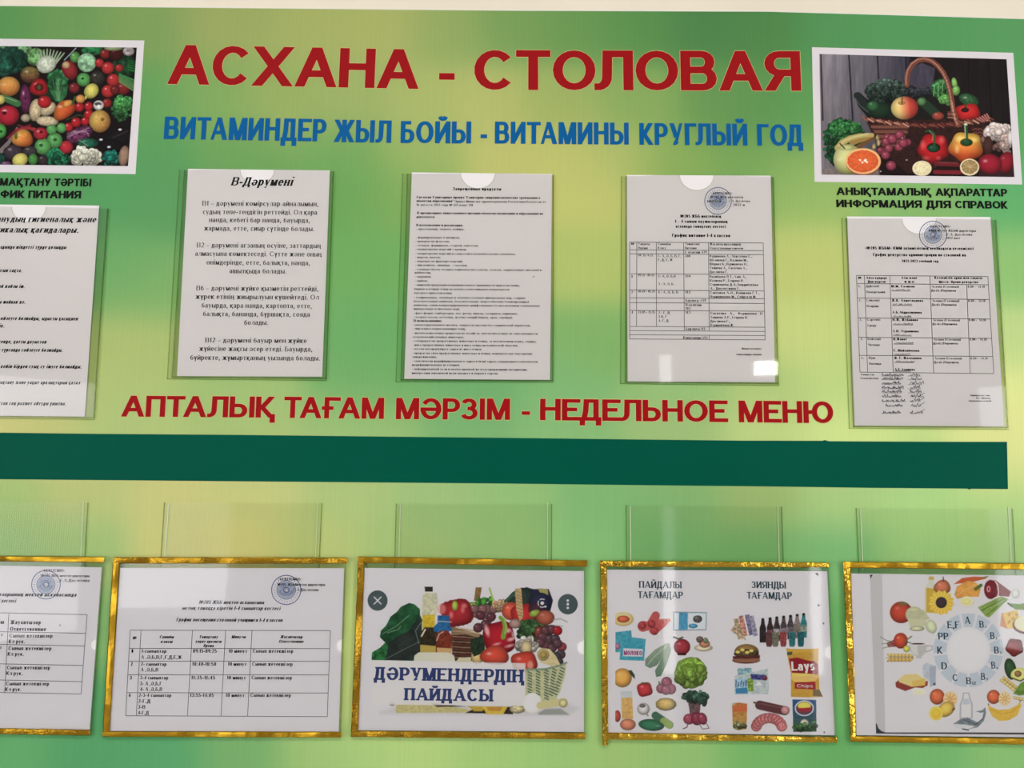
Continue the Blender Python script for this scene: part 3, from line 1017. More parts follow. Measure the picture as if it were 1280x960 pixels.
# ------------------------------------------------------------------ printed photo 1: heap of vegetables
ph = slab('photo_border', [(-73, 47.5), (180.3, 50.6), (169.3, 217.6), (-88, 214)], 0, 0.0003, M['white'], board)
ph['label'] = 'white border of the printed vegetable photo at upper left'
p = Paint([(-63, 56.8), (171, 59.5), (160, 207.5), (-79, 205)], 1.55, (26, 17, 18), (0, 0), 4)
rr = random.Random(4)
pal = [(60, 130, 65), (180, 35, 40), (220, 150, 60), (205, 200, 95), (100, 35, 70), (35, 90, 60), (195, 170, 135), (210, 90, 40)]
for k in range(90):      # the part of the heap that the frame of the photograph cuts off
    p.ell(rr.uniform(-330, -30), rr.uniform(220, 840), rr.uniform(22, 55), rr.uniform(22, 50), pal[k % 8], rot=rr.uniform(0, 180), shade=.6, noise=.3)
for cx, cy, rx, ry, col in ((30, 250, 110, 30, (70, 125, 80)), (100, 245, 60, 28, (105, 160, 105)), (180, 285, 48, 45, (95, 150, 85)), (460, 250, 55, 28, (30, 110, 60)), (620, 330, 60, 60, (22, 60, 35))):
    p.ell(cx, cy, rx, ry, col, noise=.8, nsc=14, shade=.4, hl=0)
p.ell(45, 305, 78, 68, (24, 70, 56), noise=.6, nsc=20, hl=0, shade=.5)
p.clumps(45, 305, 72, 62, (26, 76, 60), 26, 26, 82, .3)
p.ell(25, 330, 40, 36, (30, 92, 72), noise=.6, nsc=12, hl=0)
for x in range(185, 325, 17):
    p.line([(215 + (x - 200) * .5, 320), (x, 245 + abs(x - 240) * .25)], 11, (160, 185, 150), wd2=6)
p.ell(232, 322, 50, 42, (196, 206, 184), rot=-25, noise=.25, nsc=10, shade=.35)
p.line([(322, 300), (380, 240)], 5, (150, 170, 190))
p.ell(150, 374, 48, 42, (125, 112, 52), col2=(105, 55, 40), noise=.3)
p.ell(43, 432, 56, 49, (226, 158, 68), col2=(205, 120, 50), hl=.3, hlp=(-.4, -.2))
p.ell(250, 470, 60, 60, (20, 45, 25), hl=0)
p.ell(127, 495, 28, 72, (100, 32, 74), rot=-3, hl=.6, noise=.3, nsc=14)
p.ell(195, 438, 45, 42, (186, 26, 34), lobes=3, hl=.6)
p.ell(195, 436, 24, 20, (110, 14, 20), hl=0, shade=.2)
p.ell(196, 438, 9, 14, (62, 92, 40), hl=0)
p.poly([(246, 372), (272, 350), (312, 352), (334, 374), (340, 430), (332, 480), (304, 512), (276, 504), (248, 452), (242, 400)], (44, 112, 64), noise=.45, nsc=18)
p.clumps(290, 400, 44, 42, (42, 110, 62), 26, 17, 81, .3)
p.poly([(286, 505), (278, 440), (284, 395), (294, 395), (300, 440), (302, 505)], (96, 160, 100), op=.7, blur=3)
for q in (-1, 0, 1):
    p.line([(290 + q * 4, 500), (290 + q * 26, 400)], 3, (120, 180, 120), op=.5)
p.ell(348, 350, 37, 50, (150, 34, 40), rot=-25, hl=.3)
p.ell(330, 325, 20, 18, (208, 186, 130), hl=0, op=.8)
p.ell(371, 440, 27, 26, (130, 35, 40))
p.ell(375, 286, 26, 28, (84, 150, 72), noise=.2)
p.ell(434, 313, 47, 48, (140, 192, 148), noise=.5, nsc=16, shade=.35, hl=0)
p.ell(418, 398, 34, 34, (84, 168, 82), hl=.25)
p.ell(413, 392, 7, 6, (24, 60, 30), hl=0)
p.ell(488, 390, 38, 36, (52, 48, 42), noise=.4)
p.ell(457, 455, 40, 34, (216, 208, 92), rot=-50, hl=.2)
p.line([(430, 485), (426, 492)], 12, (210, 200, 90))
for cx, cy, r_, k in ((525, 270, 26, .7), (580, 270, 36, .35), (497, 315, 23, 1), (540, 340, 32, 1), (596, 340, 20, .9), (567, 400, 33, 1), (540, 456, 33, 1), (615, 442, 34, .7), (535, 515, 24, .8), (575, 450, 24, .6)):
    p.ell(cx, cy, r_, r_ * .95, (190 * k, 30 * k + 10, 34 * k + 8), hl=.6 * k)
p.ell(568, 240, 48, 14, (140, 160, 110), hl=0)
p.ell(643, 256, 29, 24, (190, 178, 180), shade=.5, noise=.3, nsc=8)
p.ell(643, 252, 14, 10, (130, 118, 125), hl=0, shade=0)
for q in range(5):
    p.line([(598, 372 + q * 9), (672, 402 + q * 13)], 9, (60 + q * 10, 145 - 10 * (q % 2), 76))
    p.line([(640, 300 + q * 12), (680, 310 + q * 12)], 6, (30, 95 + 10 * q, 45))
p.clumps(615, 545, 52, 66, (50, 118, 62), 90, 10, 3, .5)
p.clumps(612, 528, 42, 34, (70, 158, 74), 60, 8, 5, .25)
p.line([(25, 490), (88, 518)], 34, (60, 120, 66))
p.line([(25, 486), (85, 508)], 4, (170, 200, 150), op=.7)
p.ell(3, 498, 22, 24, (212, 196, 96))
p.ell(40, 577, 56, 50, (186, 28, 48), hl=.75, hlp=(-.3, -.45))
p.ell(22, 565, 12, 9, (70, 10, 22), hl=0)
p.ell(178, 550, 31, 56, (204, 182, 142), rot=8, noise=.25, hl=.1)
p.ell(240, 545, 44, 30, (200, 178, 140), rot=-35, noise=.25, hl=.1)
p.ell(222, 510, 34, 31, (192, 28, 34), hl=.7)
p.ell(236, 606, 56, 25, (208, 188, 150), rot=4, noise=.25, hl=.15)
p.ell(128, 590, 24, 20, (170, 155, 125))
p.ell(322, 550, 62, 42, (226, 112, 44), rot=-38, lobes=3, hl=.6, col2=(200, 60, 30), dir2=(.6, .4))
p.ell(338, 518, 26, 16, (232, 170, 70), rot=-30, hl=.5, op=.8)
p.line([(362, 520), (376, 484)], 9, (60, 90, 40))
p.ell(402, 495, 23, 22, (222, 150, 66))
for cx, cy, r_ in ((398, 536, 23), (443, 532, 22), (444, 572, 24), (426, 606, 22), (380, 612, 25), (343, 636, 23)):
    p.ell(cx, cy, r_, r_, (190, 26, 36), hl=.75)
p.line([(330, 600), (390, 575), (420, 580)], 4, (60, 85, 40))
p.ell(493, 526, 26, 24, (208, 204, 200), shade=.3)
p.ell(490, 520, 17, 9, (70, 60, 66), hl=0, shade=0)
p.ell(494, 532, 9, 9, (235, 232, 225), hl=0, shade=.1)
p.ell(499, 606, 53, 56, (208, 172, 76), col2=(196, 130, 62), hl=.25, dir2=(.8, .5))
p.ell(512, 597, 9, 8, (120, 100, 40), hl=0)
p.ell(590, 690, 92, 46, (24, 20, 24), rot=-22, hl=0)
p.ell(560, 730, 60, 36, (20, 16, 20), rot=10, hl=0)
p.line([(560, 690), (640, 655)], 5, (70, 66, 72), op=.6)
for q in ((505, 698), (545, 735), (600, 648)):
    p.ell(q[0], q[1], 9, 5, (200, 200, 215), hl=0, shade=0)
p.ell(398, 672, 70, 36, (104, 42, 82), rot=-25, noise=.7, nsc=12)
for q in range(4):
    p.line([(335, 690 - q * 8), (380 + q * 16, 668 - q * 6), (445, 640 + q * 14)], 3, (190, 150, 185), op=.7)
p.ell(440, 715, 52, 24, (24, 92, 68), noise=.5)
p.line([(395, 700), (440, 730)], 3, (140, 180, 140))
p.clumps(430, 782, 74, 44, (222, 220, 198), 70, 15, 8, .14)
p.clumps(290, 785, 56, 46, (24, 116, 76), 60, 13, 9, .45)
p.clumps(556, 792, 40, 40, (18, 104, 90), 40, 11, 10, .45)
p.ell(620, 780, 26, 52, (158, 122, 100), rot=8, hl=.15)
p.ell(331, 736, 33, 32, (192, 36, 48), hl=.2)
for cx, cy, r_ in ((273, 702, 39), (215, 732, 41), (258, 648, 26), (307, 640, 25)):
    p.ell(cx, cy, r_, r_, (86, 166, 84), hl=.35)
for cx, cy in ((205, 726), (275, 698)):
    p.ell(cx, cy, 9, 8, (40, 92, 44), hl=0)
p.ell(203, 668, 36, 31, (178, 34, 48), hl=.6)
p.ell(206, 660, 8, 6, (80, 10, 20), hl=0)
p.line([(0, 760), (45, 710), (85, 640)], 26, (128, 112, 112), wd2=10)
p.line([(40, 690), (80, 650), (150, 628)], 12, (130, 26, 42))
p.line([(85, 652), (125, 640), (172, 645)], 14, (170, 44, 52))
p.line([(90, 625), (170, 655)], 6, (150, 40, 50))
p.ell(0, 655, 32, 36, (76, 170, 72), hl=.3)
p.ell(5, 657, 7, 7, (24, 80, 30), hl=0)
p.ell(65, 762, 48, 38, (62, 50, 60), noise=.3)
p.ell(150, 755, 36, 24, (60, 54, 58))
p.ell(113, 693, 52, 43, (228, 166, 62), lobes=3, col2=(214, 96, 40), dir2=(.6, .6), hl=.4)
p.ell(80, 680, 8, 16, (110, 100, 30), hl=0)
p.ell(100, 800, 40, 33, (216, 206, 96), rot=-25, hl=.25)
p.ell(165, 797, 24, 29, (66, 140, 58), hl=.25)
p.ell(0, 795, 28, 30, (20, 66, 54), noise=.5)
p.ell(30, 822, 28, 16, (112, 66, 112), hl=.6)
p.ell(215, 800, 26, 26, (52, 46, 46))
p.C *= (1 + (vnoise(p.X, p.Y, 7, 77)[..., None] - .5) * .22)
p.C = (p.C * .84 + p.C.mean(-1, keepdims=True) * .16) * .86
q_ = p.build('printed_picture', 0.0006, M['photo'], board)
q_['label'] = 'printed photo of a heap of mixed vegetables and fruit'

# ------------------------------------------------------------------ printed photo 2: basket
ph = slab('photo_border', [(1015, 59), (1266.6, 66), (1277.8, 230.6), (1018.3, 227.2)], 0, 0.0003, M['white'], board)
ph['label'] = 'white border of the printed basket photo at upper right'
p = Paint([(1024.2, 67.4), (1258.2, 74), (1268, 221.2), (1027, 214.8 + 3.4)], 1.55, (28, 21, 23), (960, 0), 4)
g_ = np.clip((p.X - 240) / 460, 0, 1)[..., None]
g_y = np.clip((p.Y - 260) / 400, 0, 1)[..., None]
wood = np.array((150, 142, 150)) * (1 - g_) + np.array((62, 60, 76)) * g_
wood = wood * (1 - .18 * g_y)
k_ = np.clip((p.X - 690 - (p.Y - 300) * .05) / 30, 0, 1)[..., None]
wood = wood * (1 - k_) + np.array((30, 23, 25)) * k_
wood = wood * (1 + (vnoise(p.X, p.Y * .12, 12, 5)[..., None] - .5) * .30)
p.C = wood
k_ = np.clip((p.X - 850) / 60, 0, 1)[..., None]
p.poly([(695, 345), (700, 420), (820, 470), (835, 340), (770, 315)], (66, 62, 78), noise=.2, stretch=(1, .2))
for xa, xb, wd in ((404, 424, 9), (546, 566, 8), (688, 702, 10), (1000, 1010, 5), (1100, 1120, 5), (264, 274, 8)):
    p.line([(xa, 268), (xb, 600)], wd, (34, 26, 42) if xa < 900 else (16, 12, 12), op=.85)
p.poly([(255, 846), (420, 838), (1240, 860), (1240, 895), (255, 880)], (124, 110, 108), noise=.2)
p.poly([(540, 700), (1240, 700), (1240, 900), (560, 900)], (30, 16, 16), blur=6)
p.poly([(1060, 850), (1240, 820), (1240, 900), (1050, 900)], (52, 30, 34), blur=3)
p.clumps(372, 715, 96, 118, (24, 74, 40), 260, 11, 21, .55)
p.clumps(390, 650, 84, 52, (46, 112, 56), 130, 9, 22, .45)
# basket
p.poly([(485, 590), (520, 670), (560, 740), (700, 870), (1060, 790), (1078, 680), (1100, 595)], (48, 26, 24), noise=.4, nsc=9, stretch=(1, 2))
for r_ in range(9):
    y = 625 + r_ * 12
    for k in range(26):
        x = 510 + k * 7 + r_ * 7
        if x < 700 - r_ * 4:
            p.line([(x, y + (k % 2) * 5), (x + 12, y + 3 + (k % 2) * 5)], 5, (150, 92, 74) if (k + r_) % 2 else (86, 44, 38), op=.85)
for r_ in range(10):
    for k in range(5):
        p.line([(1022 + k * 11, 640 + r_ * 9 + (k % 2) * 4), (1032 + k * 11, 638 + r_ * 9 + (k % 2) * 4)], 4, (150, 82, 72) if (k + r_) % 2 else (70, 34, 32), op=.85)
# contents
p.poly([(430, 470), (455, 460), (500, 500), (560, 430), (640, 395), (700, 430), (780, 445), (830, 500), (860, 600), (500, 590), (450, 530)], (26, 28, 26), noise=.3)
p.line([(445, 478), (500, 540), (520, 560)], 34, (34, 42, 40))
p.line([(436, 492), (462, 530), (500, 560)], 6, (84, 96, 96), op=.7)
p.clumps(590, 455, 96, 52, (44, 62, 54), 150, 12, 31, .5, hl=.12)
p.clumps(610, 425, 76, 28, (64, 84, 76), 60, 9, 32, .4, hl=.15)
p.clumps(750, 462, 72, 26, (46, 50, 58), 60, 9, 33, .4)
p.ell(560, 550, 58, 40, (26, 50, 34), hl=0)
p.ell(524, 530, 30, 26, (44, 92, 54), hl=.4)
p.poly([(690, 480), (830, 500), (920, 590), (700, 600)], (28, 26, 24), blur=2)
p.line([(772, 508), (845, 575)], 44, (34, 58, 40))
p.ell(768, 508, 22, 20, (82, 126, 74), hl=.3)
p.ell(850, 580, 30, 20, (150, 62, 50))
p.ell(865, 445, 48, 50, (52, 118, 56), hl=0, noise=.5)
p.clumps(862, 440, 40, 42, (48, 112, 56), 34, 12, 42, .45)
for q in range(3):
    p.line([(828 + q * 22, 480), (832 + q * 20, 425), (862 + q * 8, 402)], 5, (150, 190, 136), op=.6)
p.clumps(890, 500, 30, 22, (90, 150, 72), 30, 11, 41, .35)
p.ell(932, 415, 14, 28, (130, 180, 90), rot=-10, hl=.2)
p.ell(940, 452, 20, 26, (112, 168, 80), noise=.3)
p.ell(1005, 500, 52, 30, (46, 88, 54), rot=20, noise=.4)
p.ell(1000, 560, 62, 42, (196, 34, 34), lobes=4, hl=.3)
p.line([(985, 555), (990, 520), (965, 500)], 10, (40, 78, 44))
p.ell(985, 550, 20, 12, (60, 20, 18), hl=0)
p.ell(683, 540, 68, 58, (226, 196, 116), col2=(196, 62, 52), dir2=(1.6, -.1), hl=.25, hlp=(-.45, -.3))
p.ell(668, 515, 18, 9, (170, 120, 56), hl=0, op=.8)
p.line([(670, 518), (671, 486)], 5, (60, 40, 24))
# rim
for k in range(44):
    t = k / 43
    x = 478 + 628 * t
    y = 592 + 34 * math.sin(math.pi * t)
    p.line([(x - 6, y - 9 + (k % 3) * 3), (x + 20, y + 12 - (k % 2) * 6)], 8, [(150, 88, 66), (112, 58, 46), (196, 140, 118)][k % 3] if t < .35 or t > .75 else [(112, 50, 42), (80, 34, 30), (136, 70, 58)][k % 3])
for k in range(10):
    p.line([(1040 + k * 6, 596 - k * 3), (1070 + k * 4, 610 - k * 2)], 6, (190, 120, 108) if k % 2 else (110, 52, 50))
# handle
hp = [(695, 425), (694, 392), (702, 355), (722, 322), (752, 302), (785, 296), (820, 306), (850, 330), (878, 366), (898, 410), (912, 460), (920, 510), (928, 560), (950, 625)]
p.line(hp, 25, (122, 66, 52))
p.line([(x - 4, y - 3) for x, y in hp], 8, (196, 140, 120), op=.8)
for k in range(len(hp) - 1):
    for u in (0, .33, .66):
        x = hp[k][0] * (1 - u) + hp[k + 1][0] * u
        y = hp[k][1] * (1 - u) + hp[k + 1][1] * u
        p.line([(x - 9, y + 5), (x + 9, y - 7)], 2.5, (90, 40, 32), op=.6)
for k in range(4):
    p.line([(900, 560 + k * 9), (938, 564 + k * 9)], 6, (176, 104, 88) if k % 2 else (110, 56, 48))
p.line([(920, 510), (935, 600)], 6, (210, 170, 140), op=.6)
# foreground
p.line([(350, 740), (372, 712), (410, 692), (455, 680), (520, 676)], 34, (186, 164, 92), wd2=22)
p.line([(420, 715), (465, 700), (520, 690)], 26, (158, 124, 62), wd2=14)
p.line([(450, 735), (490, 712), (530, 690)], 22, (110, 76, 40), wd2=12)
p.line([(352, 730), (385, 702), (430, 684), (500, 670)], 9, (206, 200, 140), op=.8)
for q in ((548, 690), (552, 715), (530, 735)):
    p.ell(q[0], q[1], 10, 18, (150, 130, 90), noise=.5)
p.ell(400, 797, 73, 76, (208, 208, 142), col2=(176, 176, 96), dir2=(.6, .6), hl=.25, hlp=(-.55, 0))
p.ell(392, 738, 40, 14, (190, 192, 118), hl=0, op=.6)
p.line([(360, 718), (383, 742)], 6, (36, 30, 22))
p.ell(477, 812, 88, 64, (206, 82, 40), hl=0)
p.ell(476, 806, 88, 65, (238, 176, 116), hl=0, shade=.1)
p.ell(474, 806, 77, 55, (214, 84, 38), hl=0, shade=.08, noise=.12, nsc=6)
for k in range(11):
    a = k * math.pi / 5.5
    p.line([(474 + 14 * math.cos(a), 806 + 9 * math.sin(a)), (474 + 70 * math.cos(a), 806 + 50 * math.sin(a))], 2, (238, 150, 96), op=.55)
for q in ((460, 800), (472, 812), (484, 804), (494, 810), (488, 799)):
    p.ell(q[0], q[1], 6, 4, (245, 228, 205), hl=0, shade=0, rot=30)
for cx, cy, r_ in ((598, 690, 24), (590, 708, 22), (565, 755, 20), (700, 712, 18), (622, 695, 26), (658, 674, 24), (655, 735, 23), (604, 742, 22), (676, 716, 25), (588, 776, 23), (560, 750, 14), (616, 828, 26)):
    p.ell(cx, cy, r_, r_ * .95, (146, 56, 76), hl=.35, shade=.55, hlp=(-.25, -.3))
for q in ((694, 800), (563, 857), (672, 690)):
    p.ell(q[0], q[1], 4, 3, (200, 190, 200), hl=0)
p.ell(828, 742, 76, 72, (192, 26, 32), lobes=5, hl=0, shade=.5)
for q in ((775, 725, 12, 20), (790, 790, 14, 7), (852, 790, 9, 6), (868, 700, 12, 16)):
    p.ell(q[0], q[1], q[2], q[3], (226, 96, 92), hl=0, shade=0, op=.65, soft=8)
p.ell(828, 738, 34, 24, (40, 34, 22), hl=0)
p.ell(826, 742, 28, 17, (22, 74, 46), hl=.3)
p.line([(828, 740), (836, 700), (830, 665), (808, 652), (788, 658)], 10, (34, 84, 48), wd2=7)
p.line([(822, 700), (826, 672), (806, 655)], 3, (150, 180, 130), op=.8)
p.ell(990, 735, 84, 74, (230, 176, 66), lobes=5, col2=(208, 78, 34), dir2=(0, 1.2), hl=0)
for q in ((960, 695, 18, 14), (945, 745, 8, 16), (1030, 700, 16, 10)):
    p.ell(q[0], q[1], q[2], q[3], (246, 214, 140), hl=0, shade=0, op=.6, soft=8)
p.ell(992, 712, 32, 20, (120, 88, 24), hl=0)
p.ell(994, 712, 26, 15, (22, 76, 44), hl=.4)
p.line([(994, 712), (992, 660), (988, 625)], 15, (38, 80, 46))
p.line([(988, 690), (984, 630)], 4, (190, 205, 160))
p.ell(989, 622, 10, 7, (200, 210, 180), hl=0)
p.line([(840, 818), (950, 824)], 20, (110, 28, 36))
p.line([(835, 860), (960, 862)], 20, (126, 30, 42))
p.line([(850, 812), (950, 816)], 3, (170, 80, 90), op=.7)
p.clumps(1140, 690, 70, 56, (120, 84, 76), 60, 15, 51, .3)
p.clumps(1150, 660, 66, 34, (214, 196, 190), 60, 16, 52, .13)
p.clumps(1192, 720, 26, 46, (186, 160, 152), 24, 13, 53, .2)
p.ell(1212, 690, 14, 40, (205, 196, 190))
p.ell(1100, 730, 24, 50, (70, 40, 36), hl=0, op=.85)
p.ell(1190, 812, 40, 54, (140, 24, 38), hl=.2, rot=20)
p.ell(1110, 820, 60, 50, (150, 24, 42), hl=.5, hlp=(-.4, -.3), rot=12)
for cx, cy, rx, ry, col in ((770, 842, 48, 38, (222, 206, 160)), (1008, 836, 48, 42, (150, 122, 74))):
    p.ell(cx, cy, rx, ry, (238, 222, 180), hl=0, shade=.15)
    p.ell(cx, cy - 2, rx - 7, ry - 7, col, hl=0, shade=.1, noise=.25, nsc=5)
    for k in range(9):
        a = k * math.pi / 4.5 + .2
        p.line([(cx, cy - 2), (cx + (rx - 9) * math.cos(a), cy - 2 + (ry - 9) * math.sin(a))], 2, (238, 222, 186), op=.5)
p.C = (p.C * .88 + p.C.mean(-1, keepdims=True) * .12) * .93
q_ = p.build('printed_picture', 0.0006, M['photo'], board)
q_['label'] = 'printed photo of a wicker basket of vegetables with fruit in front'
# ------------------------------------------------------------------ pockets and sheets
def lerp(a, b, t):
    return (a[0] + (b[0] - a[0]) * t, a[1] + (b[1] - a[1]) * t)


def strip(name, a, b, w0, h0, h1, m, parent, inward):
    """thin straight strip along a-b, w0 pixels wide towards the point inward"""
    dx, dy = b[0] - a[0], b[1] - a[1]
    L = math.hypot(dx, dy)
    nx, ny = -dy / L, dx / L
    if (inward[0] - a[0]) * nx + (inward[1] - a[1]) * ny < 0:
        nx, ny = -nx, -ny
    return slab(name, [a, b, (b[0] + nx * w0, b[1] + ny * w0), (a[0] + nx * w0, a[1] + ny * w0)], h0, h1, m, parent)


def pocket(quad, notch, label, group, hb=0.0004, full=True):
    tl, tr, br, bl = quad
    cx, cy = (tl[0] + br[0]) / 2, (tl[1] + br[1]) / 2
    c = P(*lerp(bl, br, .5), hb)
    t = thing('document_pocket' if full else 'empty_document_pocket', label, 'document holder', c, group)
    C_ = (cx, cy)
    if full:
        slab('back_sheet', [tl, tr, br, bl], hb, hb + 0.0005, M['clear_low'], t)
        ins = 6.0
        ftl, fbl = (tl[0] + ins, tl[1] + .3), (bl[0] + ins, bl[1] - 2)
        ftr, fbr = (tr[0] - .6, tr[1]), (br[0] - .6, br[1] - 2)
        r = 21.5
        nx, ny = notch
        pts = [ftl]
        for k in range(13):
            a = math.pi - math.pi * k / 12
            pts.append((nx + r * math.cos(a), ny + r * math.sin(a) * .9))
        pts += [ftr, fbr, fbl]
        slab('front_sheet', pts, 0.0026, 0.0032, M['clear'], t)
        # cut edges of the front sheet and of the back sheet
        strip('side_edge', tl, bl, 1.1, hb, hb + .0009, M['seam'], t, C_)
        strip('side_edge', ftl, fbl, 1.2, hb + .0006, .0034, M['seam'], t, C_)
        strip('side_edge', ftr, fbr, 1.2, hb + .0006, .0034, M['seam_dark'], t, C_)
        strip('bottom_edge', fbl, fbr, 1.3, hb + .0006, .0034, M['seam'], t, C_)
        strip('bottom_edge', bl, br, .9, hb, hb + .0009, M['seam'], t, C_)
        n_ = Flat(.0034)
        prev = None
        for k in range(17):
            a = math.pi - math.pi * k / 16
            q = (nx + r * math.cos(a), ny + r * math.sin(a) * .9)
            if prev:
                n_.px_line(prev[0], prev[1], q[0], q[1], .9)
            prev = q
        n_.build('notch_edge', M['seam_dark'], t)
    else:
        slab('front_sheet', [tl, tr, br, bl], 0.0014, 0.0018, M['clear_low'], t)
        strip('side_edge', tl, bl, .9, hb, .0019, M['seam_dark'], t, C_)
        strip('side_edge', tr, br, .9, hb, .0019, M['seam_dark'], t, C_)
        strip('bottom_edge', bl, br, .9, hb, .0019, M['seam'], t, C_)
        g0, g1 = (tl[0] + 5, tl[1] + 1), lerp((tl[0] + 5, tl[1]), (bl[0] + 5, bl[1]), .28)
        strip('glue_line', g0, g1, 1.1, hb, .0013, M['glue'], t, C_)
        g0, g1 = (tr[0] - 5, tr[1] - 2), lerp((tr[0] - 5, tr[1]), (br[0] - 5, br[1]), .28)
        strip('glue_line', g0, g1, .9, hb, .0013, M['glue'], t, C_)
    return t


M['glue'] = mat('dried_clear_glue', (0.62, 0.72, 0.48), 0.3)
PO = 'portrait clear plastic pockets in the upper row'
pocket([(-58, 258), (135.6, 260.7), (117.9, 524.6), (-80, 522)], (36, 258.5), 'clear plastic pocket at left edge holding the hygiene rules sheet', PO)
pocket([(224, 212.2), (417.6, 213.8), (408.6, 476), (208.5, 474)], (321.5, 211.5), 'clear plastic pocket holding the vitamin B sheet under the first heading word', PO)
pocket([(502.8, 217), (693, 218.6), (692.3, 478.2), (494.5, 477.4)], (597.5, 216.5), 'clear plastic pocket holding the dense page of forbidden products', PO)
pocket([(776.4, 220), (967.7, 221.2), (974.2, 482.4), (775.2, 479.9)], (871, 218.5), 'clear plastic pocket holding the stamped meal timetable under the blue line', PO)
pocket([(1051.9, 272.4), (1246, 274.6), (1261.2, 537), (1061.3, 535.8)], (1149, 273), 'clear plastic pocket holding the duty rota below the basket photo', PO)
EO = 'empty portrait pockets behind the gold taped ones'
pocket([(-90, 627), (110, 628.5), (95, 905), (-110, 902)], None, 'empty portrait pocket behind the leftmost gold taped pocket', EO, full=False)
pocket([(205, 628), (402.5, 629), (391, 908), (187, 905)], None, 'empty portrait pocket whose top sticks out above the gold framed class timetable', EO, full=False)
pocket([(495, 629.5), (690, 630), (688.5, 909), (487, 907)], None, 'empty portrait pocket whose top sticks out above the fruit basket poster', EO, full=False)
pocket([(782.3, 631.5), (977.5, 633.5), (986, 912), (785, 910)], None, 'empty portrait pocket whose top sticks out above the food comparison poster', EO, full=False)
pocket([(1070, 635), (1266, 636), (1281, 914), (1082, 912)], None, 'empty portrait pocket whose top sticks out above the vitamin wheel poster', EO, full=False)


def sheet(quad, label, group, h=0.0016, n=12):
    """sheet of paper, slightly bowed between its edges"""
    tl, tr, br, bl = quad
    c = P(*lerp(bl, br, .5), h)
    t = thing('paper_sheet', label, 'paper sheet', c, group)
    slab('paper', [tl, tr, br, bl], h - .0003, h, M['paper'], t)
    return t


def stamp(parent, cx, cy, r, h, seed=1):
    f = Flat(h)
    f.px_ring(cx, cy, r * .12, r * .58, 24)
    f.build('stamp_centre', M['stamp_pale'], parent)
    f = Flat(h + .00006)
    f.px_ring(cx, cy, r * .95, r * 1.01, 44)
    f.px_ring(cx, cy, r * .60, r * .65, 32)
    rs = random.Random(seed)
    for k in range(30):
        a = k / 30 * 6.283
        f.px_line(cx + r * .72 * math.cos(a), cy + r * .72 * math.sin(a), cx + r * .86 * math.cos(a + .04), cy + r * .86 * math.sin(a + .04), .45)
    for k in range(13):
        a = k / 12 * math.pi
        f.px_line(cx - r * .5 * math.cos(a), cy + r * .1 + r * .33 * math.sin(a), cx - r * .36 * math.cos(a), cy + r * .05 + r * .2 * math.sin(a), .6)
        f.px_line(cx + r * rs.uniform(-.45, .2), cy + r * rs.uniform(-.4, .3), cx + r * rs.uniform(-.1, .45), cy + r * rs.uniform(-.4, .3), .4)
    f.px_ring(cx, cy, r * .16, r * .21, 16)
    o = f.build('round_stamp', M['stamp'], parent)
    o['label'] = 'round blue ink stamp'


def scribble(f, x0, y0, x1, amp, seed, wd=.55, step=2.0):
    rs = random.Random(seed)
    x = x0
    prev = (x0, y0)
    while x < x1:
        x += step * rs.uniform(.5, 1.3)
        q = (x - rs.random() * .8, y0 - rs.random() * amp)
        f.px_line(prev[0], prev[1], q[0], q[1], wd)
        q2 = (x + .3, y0 + rs.random() * amp * .3)
        f.px_line(q[0], q[1], q2[0], q2[1], wd)
        prev = q2


def lines(parent, h, org, s, rows, name='printed_text'):
    """rows: (text, x0, y, x1, cap px, style, material)"""
    by = {}
    for r in rows:
        m = r[6] if len(r) > 6 else 'ink'
        by.setdefault(m, []).append(r)
    for m, rs in by.items():
        f = Flat(h)
        for r in rs:
            x0, y, x1 = org[0] + r[1] / s, org[1] + r[2] / s, org[0] + r[3] / s
            text(f, r[0], x0, y - (x1 - x0) * .003, x1, r[4], r[5], y1=y + (x1 - x0) * .003)
        f.build(name, M[m], parent)


H1 = 0.00165
# --- upper sheet 0 : hygiene rules
S = sheet([(-53, 255), (124, 257), (106, 520.6), (-76, 519)], 'white sheet of italic hygiene rules cut by the left edge of the photo', 'sheets in the upper pockets')
rows = [('Тамақтанудың гигиеналық және', -125, 147, 370, 7.4, 'boldital', 'inkbold'), ('эстетикалық қағидалары.', -85, 188, 303, 7.4, 'boldital', 'inkbold')]
for s_, x1, y in (('Тамақ алдында міндетті түрде қолыңды', 255, 251), ('жуып, тазалығын сақта.', 85, 341), ('Сусынды асықпай жайлы іш.', 95, 402), ('Тамақты жақсы шайнап же.', 98, 463),
                  ('Тамақ үстінде сөйлеуге болмайды, ыдысты қасықпен', 300, 527), ('ұрма, ізетті бол, кішік.', 17, 555), ('Тамақ ішкенде, қатты дауыстап', 178, 617),
                  ('Аузың толып тұрғанда сөйлеуге болмайды.', 242, 649), ('Ыстық тамақтан кейін бірден суық су ішуге болмайды.', 315, 713), ('Тамақтану және уақыт аралықтарын қатал', 308, 775), ('Тамақтан соң рахмет айтуды ұмытпа.', 255, 856)):
    rows.append((s_, max(x1 - len(s_) * 8.9, -185), y, x1, 4.6, 'boldital', 'ink'))
lines(S, H1, (0, 230), 3.097, rows)

